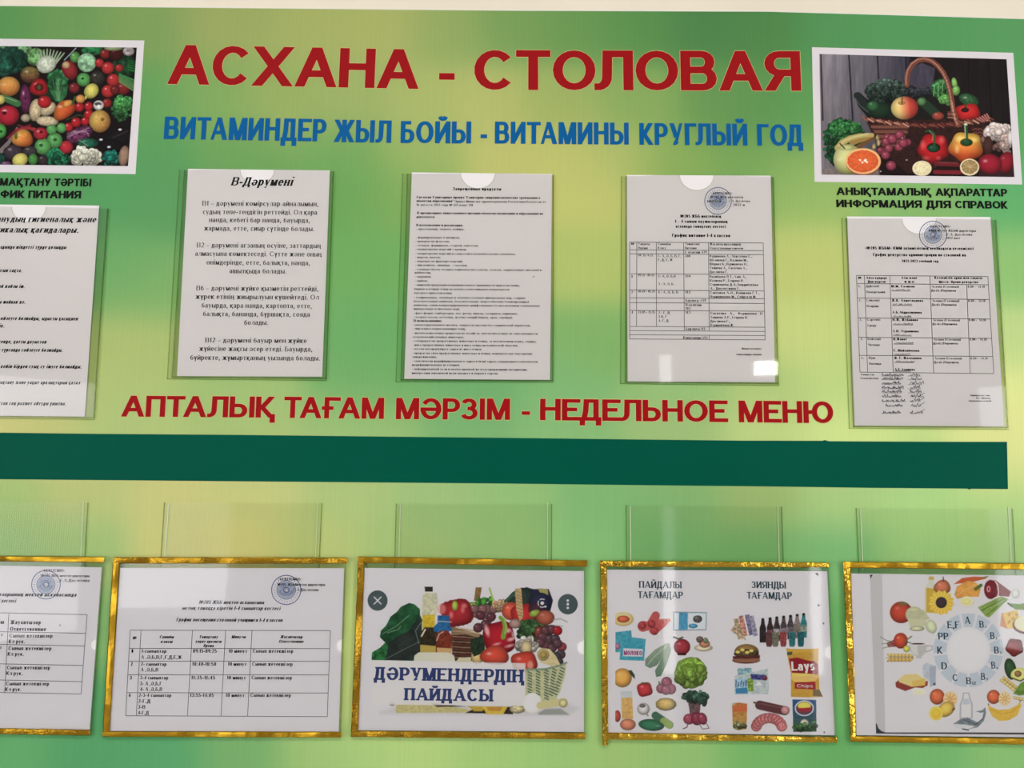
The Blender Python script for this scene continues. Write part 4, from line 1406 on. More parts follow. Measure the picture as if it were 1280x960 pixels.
# --- upper sheet 1 : vitamins
S = sheet([(235, 211), (412.4, 213), (402.8, 471), (221.2, 470)], 'white sheet of centred vitamin B text with an italic title', 'sheets in the upper pockets')
rows = [('В-Дәрумені', 293, 106, 547, 10.4, 'boldital', 'inkbold')]
for s_, x0, x1, y in (('В1 – дәрумені көмірсулар айналымын,', 175, 655, 190), ('судың тепе-теңдігін реттейді. Ол қара', 177, 650, 225), ('нанда, кебегі бар нанда, бауырда,', 203, 620, 258), ('жармада, етте, сиыр сүтінде болады.', 182, 638, 293),
                      ('В2 – дәрумені ағзаның өсуіне, заттардың', 152, 665, 363), ('алмасуына көмектеседі. Сүтте және оның', 145, 668, 398), ('өнімдерінде, етте, балықта, нанда,', 192, 620, 434), ('ашытқыда болады.', 287, 523, 469),
                      ('В6 – дәрумені жүйке қызметін реттейді,', 150, 655, 541), ('жүрек етінің жиырылуын күшейтеді. Ол', 147, 657, 576), ('бауырда, қара нанда, картопта, етте,', 172, 628, 612), ('балықта, бананда, бұршақта, сояда', 178, 620, 647), ('болады.', 348, 447, 682),
                      ('В12 – дәрумені бауыр мен жүйке', 187, 607, 756), ('жүйесіне жақсы әсер етеді. Бауырда,', 162, 630, 791), ('бүйректе, жұмыртқаның уызында болады.', 125, 662, 828)):
    rows.append((s_, x0, y, x1, 6.0, 'roman', 'ink'))
lines(S, H1, (200, 200), 3.31, rows)

# --- upper sheet 2 : forbidden products
S = sheet([(514.8, 215.4), (690.2, 217.5), (687.5, 475), (505.3, 473.5)], 'white sheet densely printed from top to bottom with a list of forbidden products', 'sheets in the upper pockets')
rows = [('Запрещенные продукты', 410, 87, 818, 3.6, 'bold', 'inkbold'), ('Согласно Санитарных правил "Санитарно-эпидемиологические требования к', 105, 157, 1147, 3.0, 'bold', 'inkbold'),
        ('объектам образования"', 105, 186, 415, 3.0, 'bold', 'inkbold'), ('Приказ Министра здравоохранения Республики Казахстан от', 427, 191, 1195, 2.8, 'roman'),
        ('16 августа 2017 года № 611 пункт 118', 105, 219, 580, 2.8, 'roman'), ('В организациях общественного питания объектов воспитания и образования не', 110, 290, 1172, 3.0, 'bold', 'inkbold'),
        ('допускается:', 105, 320, 262, 3.0, 'bold', 'inkbold'), ('1) изготовление и реализация:', 103, 390, 498, 3.0, 'bold', 'inkbold')]
for s_, x0, x1, y in (('- простокваши, творога, кефира;', 105, 508, 422), ('- фаршированных блинчиков;', 100, 470, 493), ('- макарон по-флотски;', 98, 383, 525), ('- зельцев, форшмаков, студней, паштетов;', 98, 627, 560),
                      ('- кондитерских изделий с кремом;', 98, 527, 592), ('- кондитерских изделий и сладостей в потребительских упаковках;', 98, 940, 630), ('- морсов, квасов;', 95, 308, 659), ('- жареных во фритюре изделий;', 95, 495, 693),
                      ('- яиц всмятку, яичницы – глазуньи;', 95, 533, 726), ('- сложных (более четырех компонентов) салатов, салатов, заправленных сметаной и', 92, 1157, 764), ('майонезом;', 90, 227, 788), ('- окрошки;', 92, 228, 822), ('- грибов;', 92, 200, 857),
                      ('- пищевой продукции непромышленного (домашнего) приготовления,', 92, 975, 894), ('первых и вторых блюд на основе сухих пищевых концентратов', 85, 888, 928), ('быстрого приготовления;', 85, 405, 960),
                      ('- газированных, лечебных и лечебно-столовых минеральных вод, сладких', 85, 1022, 1000), ('безалкогольных напитков, безалкогольных энергетических (тонизирующих)', 82, 1050, 1032), ('напитков, соков концентрированных диффузионных (за исключением упакованных', 82, 1143, 1065),
                      ('минеральных и питьевых вод);', 82, 470, 1094), ('- фаст-фудов: гамбургеров, хот–догов, чипсов, сухариков, кириешек;', 80, 958, 1132), ('- острых соусов, кетчупов, жгучих специй (перец, хрен, горчица);', 80, 915, 1165),
                      ('- непастеризованного молока, творога и сметаны без термической обработки;', 76, 1065, 1231), ('- яиц и мяса водоплавающих птиц;', 76, 520, 1261), ('- молока и молочных продуктов из хозяйств, неблагополучных по заболеваемости', 74, 1125, 1300),
                      ('сельскохозяйственных животных;', 74, 505, 1331), ('- субпродуктов продуктивных животных и птицы, за исключением языка, сердца;', 72, 1115, 1366), ('- мяса продуктивных животных и мяса птицы механической обвалки;', 72, 960, 1400), ('- коллагенсодержащего сырья из мяса птицы;', 72, 655, 1432),
                      ('- продуктов убоя продуктивных животных и птицы, подвергнутых повторному', 70, 1082, 1469), ('замораживанию;', 70, 278, 1498), ('- генетически модифицированного сырья и (или) сырья, содержащего генетически', 68, 1125, 1536),
                      ('модифицированные источники;', 68, 470, 1566), ('- нейодированной соли и необогащенной железосодержащими витаминами,', 68, 1040, 1603), ('минералами пшеничной муки высшего и первого сортов', 66, 790, 1636)):
    rows.append((s_, x0, y, x1, 2.7, 'roman', 'ink'))
rows.append(('2) использование:', 78, 1195, 322, 3.0, 'bold', 'inkbold'))
lines(S, H1, (505, 225), 6.737, rows)
f = Flat(H1)
f.px_ring(667, 345.7, 0, .8, 8)
f.build('ink_speck', M['inkgrey'], S)


def table(parent, h, topx, botx, y_t, y_b, rows_l, rows_r, skips=(), wd=.75):
    """rules: columns given at heights y_t / y_b, rows by their left and right heights"""
    f = Flat(h)
    x = lambda c, y: topx[c] + (botx[c] - topx[c]) * (y - y_t) / (y_b - y_t)
    for i in range(len(topx)):
        for r in range(len(rows_l) - 1):
            if (i, r) in skips:
                continue
            f.px_line(x(i, rows_l[r]), rows_l[r] + (rows_r[r] - rows_l[r]) * i / (len(topx) - 1), x(i, rows_l[r + 1]), rows_l[r + 1] + (rows_r[r + 1] - rows_l[r + 1]) * i / (len(topx) - 1), wd)
    for a, b in zip(rows_l, rows_r):
        f.px_line(x(0, a), a, x(len(topx) - 1, b), b, wd)
    return f.build('table_rules', M['line'], parent)


# --- upper sheet 3 : stamped meal timetable
S = sheet([(783.4, 218.7), (963.4, 219.6), (969, 477.8), (784.6, 477)], 'white stamped sheet with a narrow meal timetable, third full sheet of the upper row', 'sheets in the upper pockets')
s3 = 6.737
stamp(S, 780 + 792 / s3, 215 + 243 / s3, 17, H1)
rows = [('«БЕКІТЕМІН»', 735, 188, 915, 2.8, 'roman'), ('№205 ЖББ мектептің', 728, 220, 1003, 2.8, 'roman'), ('директоры _ _ _ Г.А. Даулетова', 700, 253, 1060, 2.8, 'roman'), ('_ _ _ _ _ _ _ 2022 ж', 740, 285, 1020, 2.8, 'roman'),
        ('№205 ЖББ мектебінің', 475, 384, 818, 3.6, 'bold', 'inkbold'), ('1 – 4 сынып оқушыларының', 430, 428, 872, 3.6, 'bold', 'inkbold'), ('асханада тамақтану кестесі', 435, 470, 857, 3.6, 'bold', 'inkbold'), ('График питание 1-4 классов', 405, 547, 895, 4.0, 'bold', 'inkbold'),
        ('№', 60, 614, 88, 2.8, 'roman'), ('Уақыты', 120, 615, 215, 2.9, 'roman'), ('Время', 120, 649, 200, 2.9, 'roman'), ('Сыныбы', 285, 615, 393, 2.9, 'roman'), ('Класс', 285, 649, 355, 2.9, 'roman'), ('Тамақтану', 515, 615, 640, 2.9, 'roman'), ('Питание', 512, 650, 612, 2.9, 'roman'),
        ('Жауапты мұғалімдер', 722, 617, 985, 2.9, 'roman'), ('Ответственные учителя', 720, 652, 1003, 2.9, 'roman'), ('І- ауысым 479', 512, 684, 697, 2.9, 'roman'), ('09 .15 -9.25', 120, 711, 245, 2.6, 'roman'), ('1 - А, Ә, Б, В, Г,', 285, 717, 482, 3.0, 'roman'), ('Ғ, Д, Е, Ж', 285, 749, 408, 3.0, 'roman'), ('208', 515, 717, 558, 3.0, 'roman'),
        ('Куршанова А., Абдуллова С.,', 722, 719, 1080, 3.0, 'roman'), ('Шулакова Г., Калиева М.,', 722, 752, 1045, 3.0, 'roman'), ('Шериаз Б.,Нурмашова Н.,', 722, 785, 1045, 3.0, 'roman'), ('Тажиева А., Сагатова А.,', 722, 818, 1035, 3.0, 'roman'), ('Даулиева Г.', 722, 851, 875, 3.0, 'roman')]
for r in (('1', 60, 46, 72), ('09.35 - 09.45', 118, 36, 250), ('2- А, Ә, Б,В', 282, 44, 428), ('3 - А, Ә, Б.', 285, 108, 415), ('159', 508, 44, 550), ('Калибаева Л.Т., Уайс А.,', 712, 48, 1015), ('Калиева Р., Егорова Н.', 712, 81, 990), ('Серикпаева Д.А, Бердибекова', 712, 114, 1110), ('А., Дюсекужина Г.', 712, 146, 960),
          ('2', 60, 175, 74), ('10.20 - 10.35', 118, 169, 255), ('4 - А, Ә, Б, В', 282, 176, 448), ('112', 508, 176, 550), ('Сакенбек А-Ә., Кобикова Г.Т.,', 712, 182, 1122), ('Нурмашанова М., Сейдуали М.', 712, 214, 1095), ('Барлығы -479', 510, 245, 678), ('ІІ-ауысым', 510, 281, 640), ('103', 510, 311, 550),
          ('4', 60, 343, 74), ('13.05 - 13.15', 120, 342, 255), ('2 - Г, Д', 285, 346, 378), ('3 В, Г', 285, 379, 355), ('4- Г, Д', 285, 412, 368), ('113', 510, 345, 550), ('Сагатова   А.,   Фурманова   Н', 715, 352, 1145), ('Тажиева А.Р., Егорова Н.', 715, 385, 1025), ('Даулиева Г.,', 715, 417, 880), ('Курманбаева Ж.', 715, 449, 910),
          ('Барлығы 113', 510, 480, 672), ('Қорытынды 592', 490, 553, 692), ('Маман жетекшісі', 975, 641, 1137), ('тамақтандыру маманы', 928, 689, 1137)):
    rows.append((r[0], r[1] * s3 / 6.62, (r[2] / 6.62 + 125) * s3, r[3] * s3 / 6.62, 2.2 if r[2] > 600 else 3.0, 'roman' if r[2] < 600 else 'bold'))
lines(S, H1 + .00013, (780, 215), s3, rows)
tx, bx = [787.1, 796, 820.4, 854.5, 885.7, 954], [787.1, 795.6, 820.5, 855.5, 886.5, 956.4]
rl = [302.6, 312.3, 317.2, 342.2, 362.6, 372.3, 378.3, 388, 408, 413.2, 418.4, 423.7]
table(S, H1 + .00006, tx, bx, 302.6, 423.7, rl, [v + 1.1 for v in rl], {(1, 8), (1, 9), (1, 10), (2, 8), (2, 9), (2, 10), (3, 9), (3, 10), (4, 9)})

# --- upper sheet 4 : duty rota
S = sheet([(1058.7, 270.6), (1238, 271.2), (1255.6, 533), (1067.5, 532)], 'white stamped duty rota with a block of handwritten signatures below its table', 'sheets in the upper pockets')
stamp(S, 1055 + 750 / s3, 270 + 158 / s3, 17.3, H1, 2)
rows = [('«БЕКІТЕМІН»', 715, 97, 900, 2.8, 'roman'), ('КММ № 205 ЖББМ директоры', 715, 133, 1110, 2.8, 'roman'), ('_ _ _ _ _ Г.А. Даулетова', 750, 165, 1080, 2.8, 'roman'), ('«_ _ » _ _ _ 2022 жыл', 720, 194, 975, 2.8, 'roman'),
        ('«№205 ЖББМ» КММ әкімшілігінің асханадағы кезекшілігі', 175, 283, 1092, 3.5, 'bold', 'inkbold'), ('График дежурства администрации по столовой на', 245, 339, 1027, 3.7, 'bold', 'inkbold'), ('2022-2023 учебный год', 487, 390, 795, 3.2, 'bold', 'ink'),
        ('№', 120, 530, 148, 2.9, 'bold'), ('Апта күндері', 185, 530, 362, 2.9, 'bold'), ('Дни недели', 200, 562, 350, 2.9, 'bold'), ('Аты жөні', 480, 530, 615, 2.9, 'bold'), ('Ф.И.О', 508, 565, 592, 2.9, 'bold'), ('Кезекшілік орны мен уақыты', 762, 530, 1165, 2.9, 'bold'), ('Место. Время дежурства', 800, 565, 1130, 2.9, 'bold')]
dd = s3 * 130   # the lower crop starts 130 px further down and 5 px further right
ofx = 5 * s3
for (n_, day, dayr, yr, nm1, nm2, dx_) in ((1, 'Дүйсенбі', 'Понедельник', 600, 'Ш.М. Салыков', None, 0), (2, 'Сейсенбі', 'Вторник', 719, 'Ж.К. Ахметжанова', 'А.Б.Абдрахманова', 4), (3, 'Сәрсенбі', 'Среда', dd + 6, 'Н.Ж. Жубанова', 'З.Н. Тураншова', 10), (4, 'Бейсенбі', 'Четверг', dd + 169, 'Н.Жанат', 'Г. Шайхибекова', 16), (5, 'Жұма', 'Пятница', dd + 328, 'Ж.Т. Жатканова', 'А.Е.Ауышова', 24)):
    X = lambda v: v + dx_
    rows += [('%d.' % n_, X(122), yr, X(142), 2.8, 'roman'), (day, X(184), yr, X(184 + 14 * len(day)), 2.8, 'roman'), (dayr, X(188), yr + 49, X(188 + 14.5 * len(dayr)), 2.8, 'roman'),
             (nm1, X(398), yr + 2, X(398 + 16.5 * len(nm1)), 3.0, 'bold'), ('Асхана /Столовая/', X(738), yr + 4, X(968), 2.8, 'roman'), ('Дәліз /Перемена', X(735), yr + 37, X(943), 2.8, 'roman'), ('8.00 -   14.10', X(1042), yr + 4, X(1186), 2.7, 'roman')]
    if nm2:
        rows.append((nm2, X(402), yr + (98 if n_ > 2 else 102), X(402 + 15.5 * len(nm2)), 3.0, 'bold'))
rows += [('Танысты:', 105 + ofx, dd + 467, 225 + ofx, 2.4, 'roman'), ('Ознакомлены', 105 + ofx, dd + 498, 255 + ofx, 2.4, 'roman'), ('Орындаған: зам.', 1030 + ofx, dd + 641, 1200 + ofx, 1.9, 'bold'), ('В.Г. Инькова', 1080 + ofx, dd + 664, 1200 + ofx, 1.9, 'bold'), ('Заведующая столовой', 1015 + ofx, dd + 687, 1206 + ofx, 1.9, 'bold')]
lines(S, H1 + .00013, (1055, 270), s3, rows)
f = Flat(H1 + .0001)
for k, (x, y, L) in enumerate(((397, 628, 165), (402, 750, 175), (405, 850, 165), (410, dd + 38, 170), (410, dd + 130, 160), (416, dd + 200, 170), (418, dd + 292, 140), (424, dd + 355, 165), (424, dd + 430, 140))):
    X0, Y0 = 1055 + x / s3, 270 + y / s3
    f.px_line(X0, Y0 + .5, X0 + L / s3, Y0 + .9, .45)
    scribble(f, X0 + 1, Y0 - .2, X0 + L / s3 - 1, 2.0, k + 50, .4, 1.4)
f.build('faint_underlined_digits', M['inkgrey'], S)
table(S, H1 + .00006, [1070.6, 1080.5, 1112.3, 1162.2, 1207.9, 1234.8], [1075, 1084.5, 1116.5, 1167, 1212.8, 1242.3], 344, 466, [344.2, 354.4, 372.5, 397.4, 421.6, 444.2, 465.2], [345.6, 356, 374.4, 398.8, 423, 445.6, 467], {(4, 0)})
f = Flat(H1 + .00012)
for k, y in enumerate((465, 497, 537, 573, 607, 648, 686, 726, 785)):
    Y = 400 + y / s3
    sx = 1060 + (285 if k != 7 else 315) / s3
    scribble(f, sx, Y, 1060 + (465 - 12 * (k % 3)) / s3, 3.6, 200 + k, .62)
    scribble(f, 1060 + (520 + 8 * (k % 2)) / s3, Y, 1060 + (600 + 10 * (k % 3)) / s3, 4.2, 300 + k, .62, 2.6)
    if k < 5:
        f.px_line(1060 + 282 / s3, Y + 1, 1060 + 445 / s3, Y + 1.1, .4)
        f.px_line(1060 + 505 / s3, Y + 1, 1060 + 612 / s3, Y + 1.1, .4)
    else:
        f.px_line(1060 + 600 / s3, Y - 1, 1060 + 645 / s3, Y - 5, .6)
f.build('handwritten_signatures', M['pen'], S)

# ------------------------------------------------------------------ gold taped landscape pockets


def gold_pocket(label, top, left, bottom, plate, notch, mk, hb=0.0024):
    """top / left / bottom: tape quads; plate: clear front quad; notch: half-round notch at the right edge"""
    c = P(*lerp(bottom[3], bottom[2], .5), hb)
    t = thing('gold_taped_pocket', label, 'document holder', c, 'landscape pockets edged with gold tape')
    slab('back_sheet', plate, hb, hb + .0004, M['clear_low'], t)
    nx, ny, r = notch
    tl, tr, br, bl = plate
    pts = [tl, tr]
    for k in range(11):
        a = -math.pi / 2 - math.pi * k / 10
        pts.append((nx + r * math.cos(a), ny + r * math.sin(a)))
    pts += [br, bl]
    slab('front_sheet', pts, hb + .0030, hb + .0035, M['clear_thin'], t)
    n_ = Flat(hb + .0036)
    prev = None
    for k in range(15):
        a = -math.pi / 2 - math.pi * k / 14
        q = (nx + r * math.cos(a), ny + r * math.sin(a))
        if prev:
            n_.px_line(prev[0], prev[1], q[0], q[1], .7)
        prev = q
    n_.build('notch_edge', M['seam_light'], t)
    cc = ((tl[0] + br[0]) / 2, (tl[1] + br[1]) / 2)
    strip('side_edge', tr, br, 1.0, hb, hb + .0036, M['seam_light'], t, cc)
    for nm, q, mm, dh in (('top_tape', top, mk[0], .0002), ('left_tape', left, mk[1], 0), ('bottom_tape', bottom, mk[2], .0002)):
        tape(nm, q, hb - .0002, hb + .0040 + dh, M[mm], t)
    return t


def tape(name, q, h0, h1, m, parent):
    """folded foil strip with a slightly rounded, uneven face"""
    (a, b, c, d) = q
    n = max(8, int(math.hypot(b[0] - a[0], b[1] - a[1]) / 5)) if abs(b[0] - a[0]) > abs(d[1] - a[1]) else max(8, int(math.hypot(d[0] - a[0], d[1] - a[1]) / 5))
    horiz = abs(b[0] - a[0]) > abs(d[1] - a[1])
    rs = random.Random(int(a[0] * 7 + a[1]))
    v, fcs = [], []
    prof = [(0, 0), (0, .75), (.12, 1), (.5, 1.06), (.88, 1), (1, .75), (1, 0)]
    for i in range(n + 1):
        t = i / n
        e0, e1 = (lerp(a, b, t), lerp(d, c, t)) if horiz else (lerp(a, d, t), lerp(b, c, t))
        j0, j1 = rs.uniform(-.25, .25), rs.uniform(-.25, .25)
        if i in (0, n):
            j0 = j1 = 0
        for u, k in prof:
            x, y = lerp(e0, e1, u)
            if horiz:
                y += j0 if u < .5 else j1
            else:
                x += j0 if u < .5 else j1
            hh = h0 + (h1 - h0) * k
            v.append(P(x, y, hh))
    m_ = len(prof)
    for i in range(n):
        for k in range(m_ - 1):
            p0 = i * m_ + k
            fcs.append((p0, p0 + 1, p0 + m_ + 1, p0 + m_))
        fcs.append((i * m_ + m_ - 1, i * m_, (i + 1) * m_, (i + 1) * m_ + m_ - 1))
    fcs.append(tuple(range(m_)))
    fcs.append(tuple(range(n * m_, n * m_ + m_))[::-1])
    return mesh_obj(name, v, fcs, m, parent)


gold_pocket('gold taped pocket at lower left, cut by the left edge of the photo', [(-166, 693), (130.3, 696.1), (129.8, 703.4), (-166, 700)], [(-166, 693), (-157, 693), (-178, 914), (-187, 914)], [(-187, 907), (112.8, 912.2), (112.4, 919.8), (-187, 914.5)],
            [(-160, 696), (128.6, 699), (112.6, 917), (-180, 911)], (120, 806, 7), ('gold', 'gold', 'gold_fine'))
gold_pocket('gold taped pocket framing the four row class timetable', [(141.1, 696.3), (434.4, 697.0), (433.6, 704.4), (141, 704.6)], [(141.1, 697), (149.9, 697), (136.8, 918), (128, 918)], [(128, 914.3), (426.8, 914.8), (426.2, 922), (128, 921.2)],
            [(144, 699), (432.2, 700), (425.8, 919), (132, 918)], (429.6, 807, 9), ('gold_fine', 'gold', 'gold'))
gold_pocket('gold taped pocket framing the fruit basket poster', [(447.6, 695.6), (734.2, 700.4), (733.6, 708.4), (447.4, 703.6)], [(447.6, 696.5), (455.7, 696.5), (447.6, 918), (438.7, 918)], [(438.7, 913.4), (731.6, 916.2), (731.4, 924.2), (438.5, 921.2)],
            [(450, 699), (731.5, 704), (731, 921), (441, 918)], (730.5, 809, 9), ('gold', 'gold_fine', 'gold_fine'))
gold_pocket('gold taped pocket with crinkled tape framing the food comparison poster', [(749.9, 700.4), (1036.6, 703), (1036, 709.6), (750, 708.4)], [(749.9, 701), (758.6, 701), (760.3, 931), (753, 932)], [(753, 915.6), (1047, 921.2), (1046.6, 928.4), (753.2, 924.4)],
            [(752, 704), (1035.6, 707), (1044.4, 925), (756, 921)], (1039.5, 815, 9), ('gold_crinkle', 'gold_crinkle', 'gold_crinkle'))
gold_pocket('gold taped pocket at lower right framing the vitamin wheel poster', [(1053.8, 701.8), (1347, 705), (1347, 713), (1054, 709.9)], [(1053.8, 702.5), (1063.4, 702.5), (1070.7, 925), (1062.9, 925)], [(1062.9, 919.8), (1362, 924), (1362, 932), (1063, 927.6)],
            [(1056, 706), (1345, 709), (1360, 928), (1066, 924)], (1352, 818, 9), ('gold', 'gold_crinkle', 'gold'))

HL = 0.0040   # face of the sheets in the landscape pockets
HT = HL + .0001
GS = 'sheets in the gold taped pockets'
s4 = 3.693
# --- lower sheet 0
S = sheet([(-152, 704.5), (127.8, 709.2), (112.4, 912), (-172, 908)], 'white stamped class timetable cut by the left edge of the photo', GS, HL)
stamp(S, 212 / s4, 680 + 188 / s4, 18.2, HT, 4)
rows = [('«БЕКІТЕМІН»', 195, 128, 300, 3.2, 'roman'), ('№205 ЖББ мектеп директоры', 190, 152, 413, 3.2, 'roman'), ('_ _ _ _ Г.А.Даулетова', 215, 174, 413, 3.4, 'roman'),
        ('1-4 сынып оқушыларының мектеп асханасында', -190, 241, 352, 4.6, 'boldital', 'inkbold'), ('қатынас кестесі', -75, 270, 72, 4.6, 'boldital', 'inkbold'),
        ('Жауаптылар', 47, 370, 188, 4.8, 'bold', 'inkbold'), ('Ответственные', 45, 401, 212, 4.8, 'bold', 'inkbold'), ('Минуты', -80, 368, 18, 4.8, 'bold', 'inkbold'),
        ('Уақыты', -240, 366, -150, 4.8, 'bold', 'inkbold'), ('Сыныбы', -500, 366, -400, 4.8, 'bold', 'inkbold')]
for y, x in ((432, 43), (490, 38), (579, 32), (653, 27)):
    rows += [('Сынып жетекшілер', x, y, x + 199, 4.6, 'roman'), ('Кл рук.', x - 3, y + 26, x + 72, 4.6, 'roman'), ('10 минут', x - 120, y - 6, x - 30, 4.6, 'roman'), ('12:00-12:15', x - 290, y - 8, x - 170, 4.6, 'roman'), ('5-сыныптар', x - 520, y - 10, x - 400, 4.6, 'roman')]
lines(S, HT + .00013, (0, 680), s4, rows)
table(S, HT, [-145, -118, -82, -40, 10.8, 108.5], [-150, -123, -87, -45, 5.5, 101], 768, 867, [763, 787, 803, 827, 847, 863], [768.2, 791.6, 807.4, 831.8, 852, 867.4])
f = Flat(HT)
f.px_ring(75, 781.5, 0, .9, 8)
f.build('ink_speck', M['inkgrey'], S)

# --- lower sheet 1
S = sheet([(150.3, 709.8), (430.2, 710.3), (423.4, 914.6), (136.8, 913.6)], 'white stamped timetable sheet with a four row table of class meal times', GS, HL)
stamp(S, 120 + 878 / s4, 680 + 212 / s4, 18.6, HT, 5)
rows = [('«БЕКІТЕМІН»', 840, 168, 948, 3.2, 'roman'), ('№205 ЖББМектеп директоры', 838, 193, 1057, 3.3, 'roman'), ('_ _ _ _ Г.А.Даулетова', 860, 217, 1027, 3.4, 'roman'),
        ('№205 ЖББ мектеп асханасына', 475, 277, 775, 4.4, 'ital', 'inkbold'), ('ыстық тамаққа кіретін 1-4 сыныптар кестесі', 397, 304, 850, 4.4, 'ital', 'inkbold'), ('График посещения столовой учащимся 1-4 классов', 370, 358, 860, 4.4, 'ital', 'inkbold'),
        ('№', 168, 440, 185, 3.6, 'boldital'), ('Сыныбы', 292, 435, 358, 3.6, 'boldital'), ('класы', 298, 457, 352, 3.6, 'boldital'), ('Тамақтану', 475, 435, 562, 3.6, 'boldital'), ('уақыт аралығы', 458, 456, 578, 3.6, 'boldital'), ('Время', 495, 476, 542, 3.6, 'boldital'),
        ('Минуты', 625, 435, 690, 3.6, 'boldital'), ('Жауаптылар', 850, 435, 952, 3.6, 'boldital'), ('Ответственные', 843, 456, 957, 3.6, 'boldital')]
for (n_, y, x, a_, b_, tm, more) in ((1, 502, 0, '1-сыныптар', 115, '09:15-09:25', [('А ,Ә,Б,В,Г,Ғ,Д,Е,Ж', 207, 530, 395)]), (2, 562, -3, '2- сыныптар', 118, '10:40-10:50', [('А ,Ә,Б,В', 205, 588, 287)]),
                                     (3, 625, -7, '3-4 сыныптар', 130, '11:35-11:45', [('3- А ,Ә,Б,Г', 203, 652, 303), ('4- А ,Ә,Б,В', 203, 678, 305)]), (4, 706, -13, '2-3-4 сыныптар', 150, '13:55-14:05', [('2-Г,Д', 195, 733, 250), ('3-В', 193, 760, 227), ('4-Г,Д', 193, 787, 243)])):
    rows += [(str(n_), 163 + x, y, 172 + x, 4.4, 'bold', 'inkbold'), (a_, 210 + x, y, 210 + x + b_, 4.3, 'roman'), (tm, 447 + x, y, 557 + x, 4.5, 'roman'), ('10 минут', 612 + x, y, 698 + x, 4.4, 'roman'), ('Сынып жетекшілер', 723 + x * .8, y, 910 + x * .8, 4.4, 'roman')]
    rows += [(q[0], q[1], q[2], q[3], 4.4, 'roman') for q in more]
lines(S, HT + .00013, (120, 680), s4, rows)
table(S, HT, [162.8, 176.3, 240.5, 281.9, 314.9, 413], [157, 170.3, 234.2, 276.2, 309.5, 409.1], 788, 895, [787.7, 810.5, 826.5, 843.5, 865.8, 894.7], [788.3, 810.8, 826.6, 843.6, 866.3, 895.8])

# --- lower sheet 2 : poster with fruit basket
S = sheet([(455.7, 709.8), (730, 713.8), (730, 915), (447.6, 912.8)], 'white poster with a fruit and vegetable basket picture and navy lettering', GS, HL)
tq = lambda x, y: (430 + x / s4, 680 + y / s4)
p = Paint([tq(95, 185), tq(1092, 190), tq(1092, 797), tq(85, 792)], 1.6, PAPER, (430, 680), s4)
p.poly([(165, 780), (300, 720), (1000, 720), (1085, 760), (1040, 792), (165, 785)], (188, 188, 186), blur=14, op=.5)
# leaf
p.poly([(127, 535), (130, 500), (165, 480), (190, 455), (165, 430), (170, 400), (195, 375), (215, 335), (245, 312), (262, 290), (300, 272), (325, 278), (350, 300), (352, 330), (362, 350), (355, 400), (350, 540)], (34, 88, 52), noise=.4, nsc=26)
p.poly([(200, 460), (240, 430), (300, 400), (340, 340), (358, 345), (360, 410), (345, 535), (185, 537)], (44, 54, 50), noise=.25, nsc=24)
p.poly([(127, 535), (130, 500), (165, 480), (190, 455), (205, 470), (190, 537)], (40, 112, 58), noise=.5, nsc=12)
p.line([(178, 415), (240, 380), (300, 330)], 4, (130, 170, 130), op=.7)
p.line([(195, 530), (270, 490), (350, 450)], 3, (120, 140, 130), op=.7)
p.line([(358, 360), (330, 400), (345, 460)], 4, (130, 150, 136), op=.7)
p.line([(200, 410), (250, 395), (262, 380)], 4, (130, 180, 130), op=.7)
# basket body (dark wicker)
p.poly([(495, 380), (640, 420), (640, 540), (500, 540)], (74, 46, 36), noise=.5, nsc=10, stretch=(.4, 2.6))
for k in range(12):
    p.line([(500, 390 + k * 12), (560, 394 + k * 12), (630, 404 + k * 11)], 4, (186, 148, 112) if k % 2 else (120, 60, 48), op=.75)
for k in range(7):
    p.line([(498, 382 + k * 6), (560, 390 + k * 4), (625, 408 + k * 4)], 3, (212, 190, 140), op=.75)
# handles
p.poly([(608, 200), (636, 200), (626, 262), (600, 262)], (140, 104, 58), noise=.3)
# fruit behind
p.ell(600, 290, 55, 22, (128, 168, 70), noise=.3, nsc=14)
p.clumps(650, 270, 45, 22, (62, 124, 46), 24, 12, 61, .4)
p.line([(672, 205), (690, 262)], 9, (176, 204, 110))
for cx, cy in ((610, 320), (640, 330), (600, 300), (660, 300), (690, 300), (680, 335), (620, 385), (650, 378), (660, 360), (640, 300)):
    p.ell(cx, cy, 22, 21, (134, 92, 92), hl=.4)
for cx, cy in ((618, 388), (652, 372), (678, 338), (630, 330)):
    p.ell(cx, cy, 22, 21, (98, 52, 62), hl=.45)
p.clumps(725, 285, 34, 32, (196, 160, 116), 30, 10, 62, .2)
p.ell(820, 255, 70, 50, (44, 58, 54), rot=-25, noise=.2)
p.line([(745, 265), (800, 215)], 14, (54, 96, 70))
p.ell(770, 310, 42, 42, (214, 86, 62), hl=.4)
p.ell(830, 330, 62, 55, (192, 44, 44), lobes=4, hl=.3)
p.poly([(862, 208), (945, 208), (965, 260), (950, 320), (900, 340), (858, 300)], (40, 40, 66), noise=.1)
p.poly([(895, 205), (940, 207), (943, 236), (905, 226)], (170, 160, 96))
p.ell(905, 272, 52, 48, (42, 44, 72), hl=0)
p.ell(890, 300, 40, 30, (80, 40, 52), hl=0, op=.8)
p.poly([(790, 205), (818, 205), (828, 330), (815, 372), (795, 300)], (202, 172, 118), noise=.15)
for k in range(9):
    p.line([(792 + k, 215 + k * 16), (820 + k * .6, 228 + k * 15)], 3, (140, 100, 60), op=.7)
p.clumps(880, 400, 80, 55, (56, 92, 52), 80, 14, 63, .45)
p.ell(880, 320, 26, 16, (150, 176, 66), rot=-20)
p.ell(930, 340, 42, 34, (178, 92, 66), hl=.3)
p.ell(905, 410, 26, 34, (142, 60, 50), noise=.4)
p.line([(965, 350), (1000, 345), (1030, 360)], 6, (140, 160, 150), op=.6)
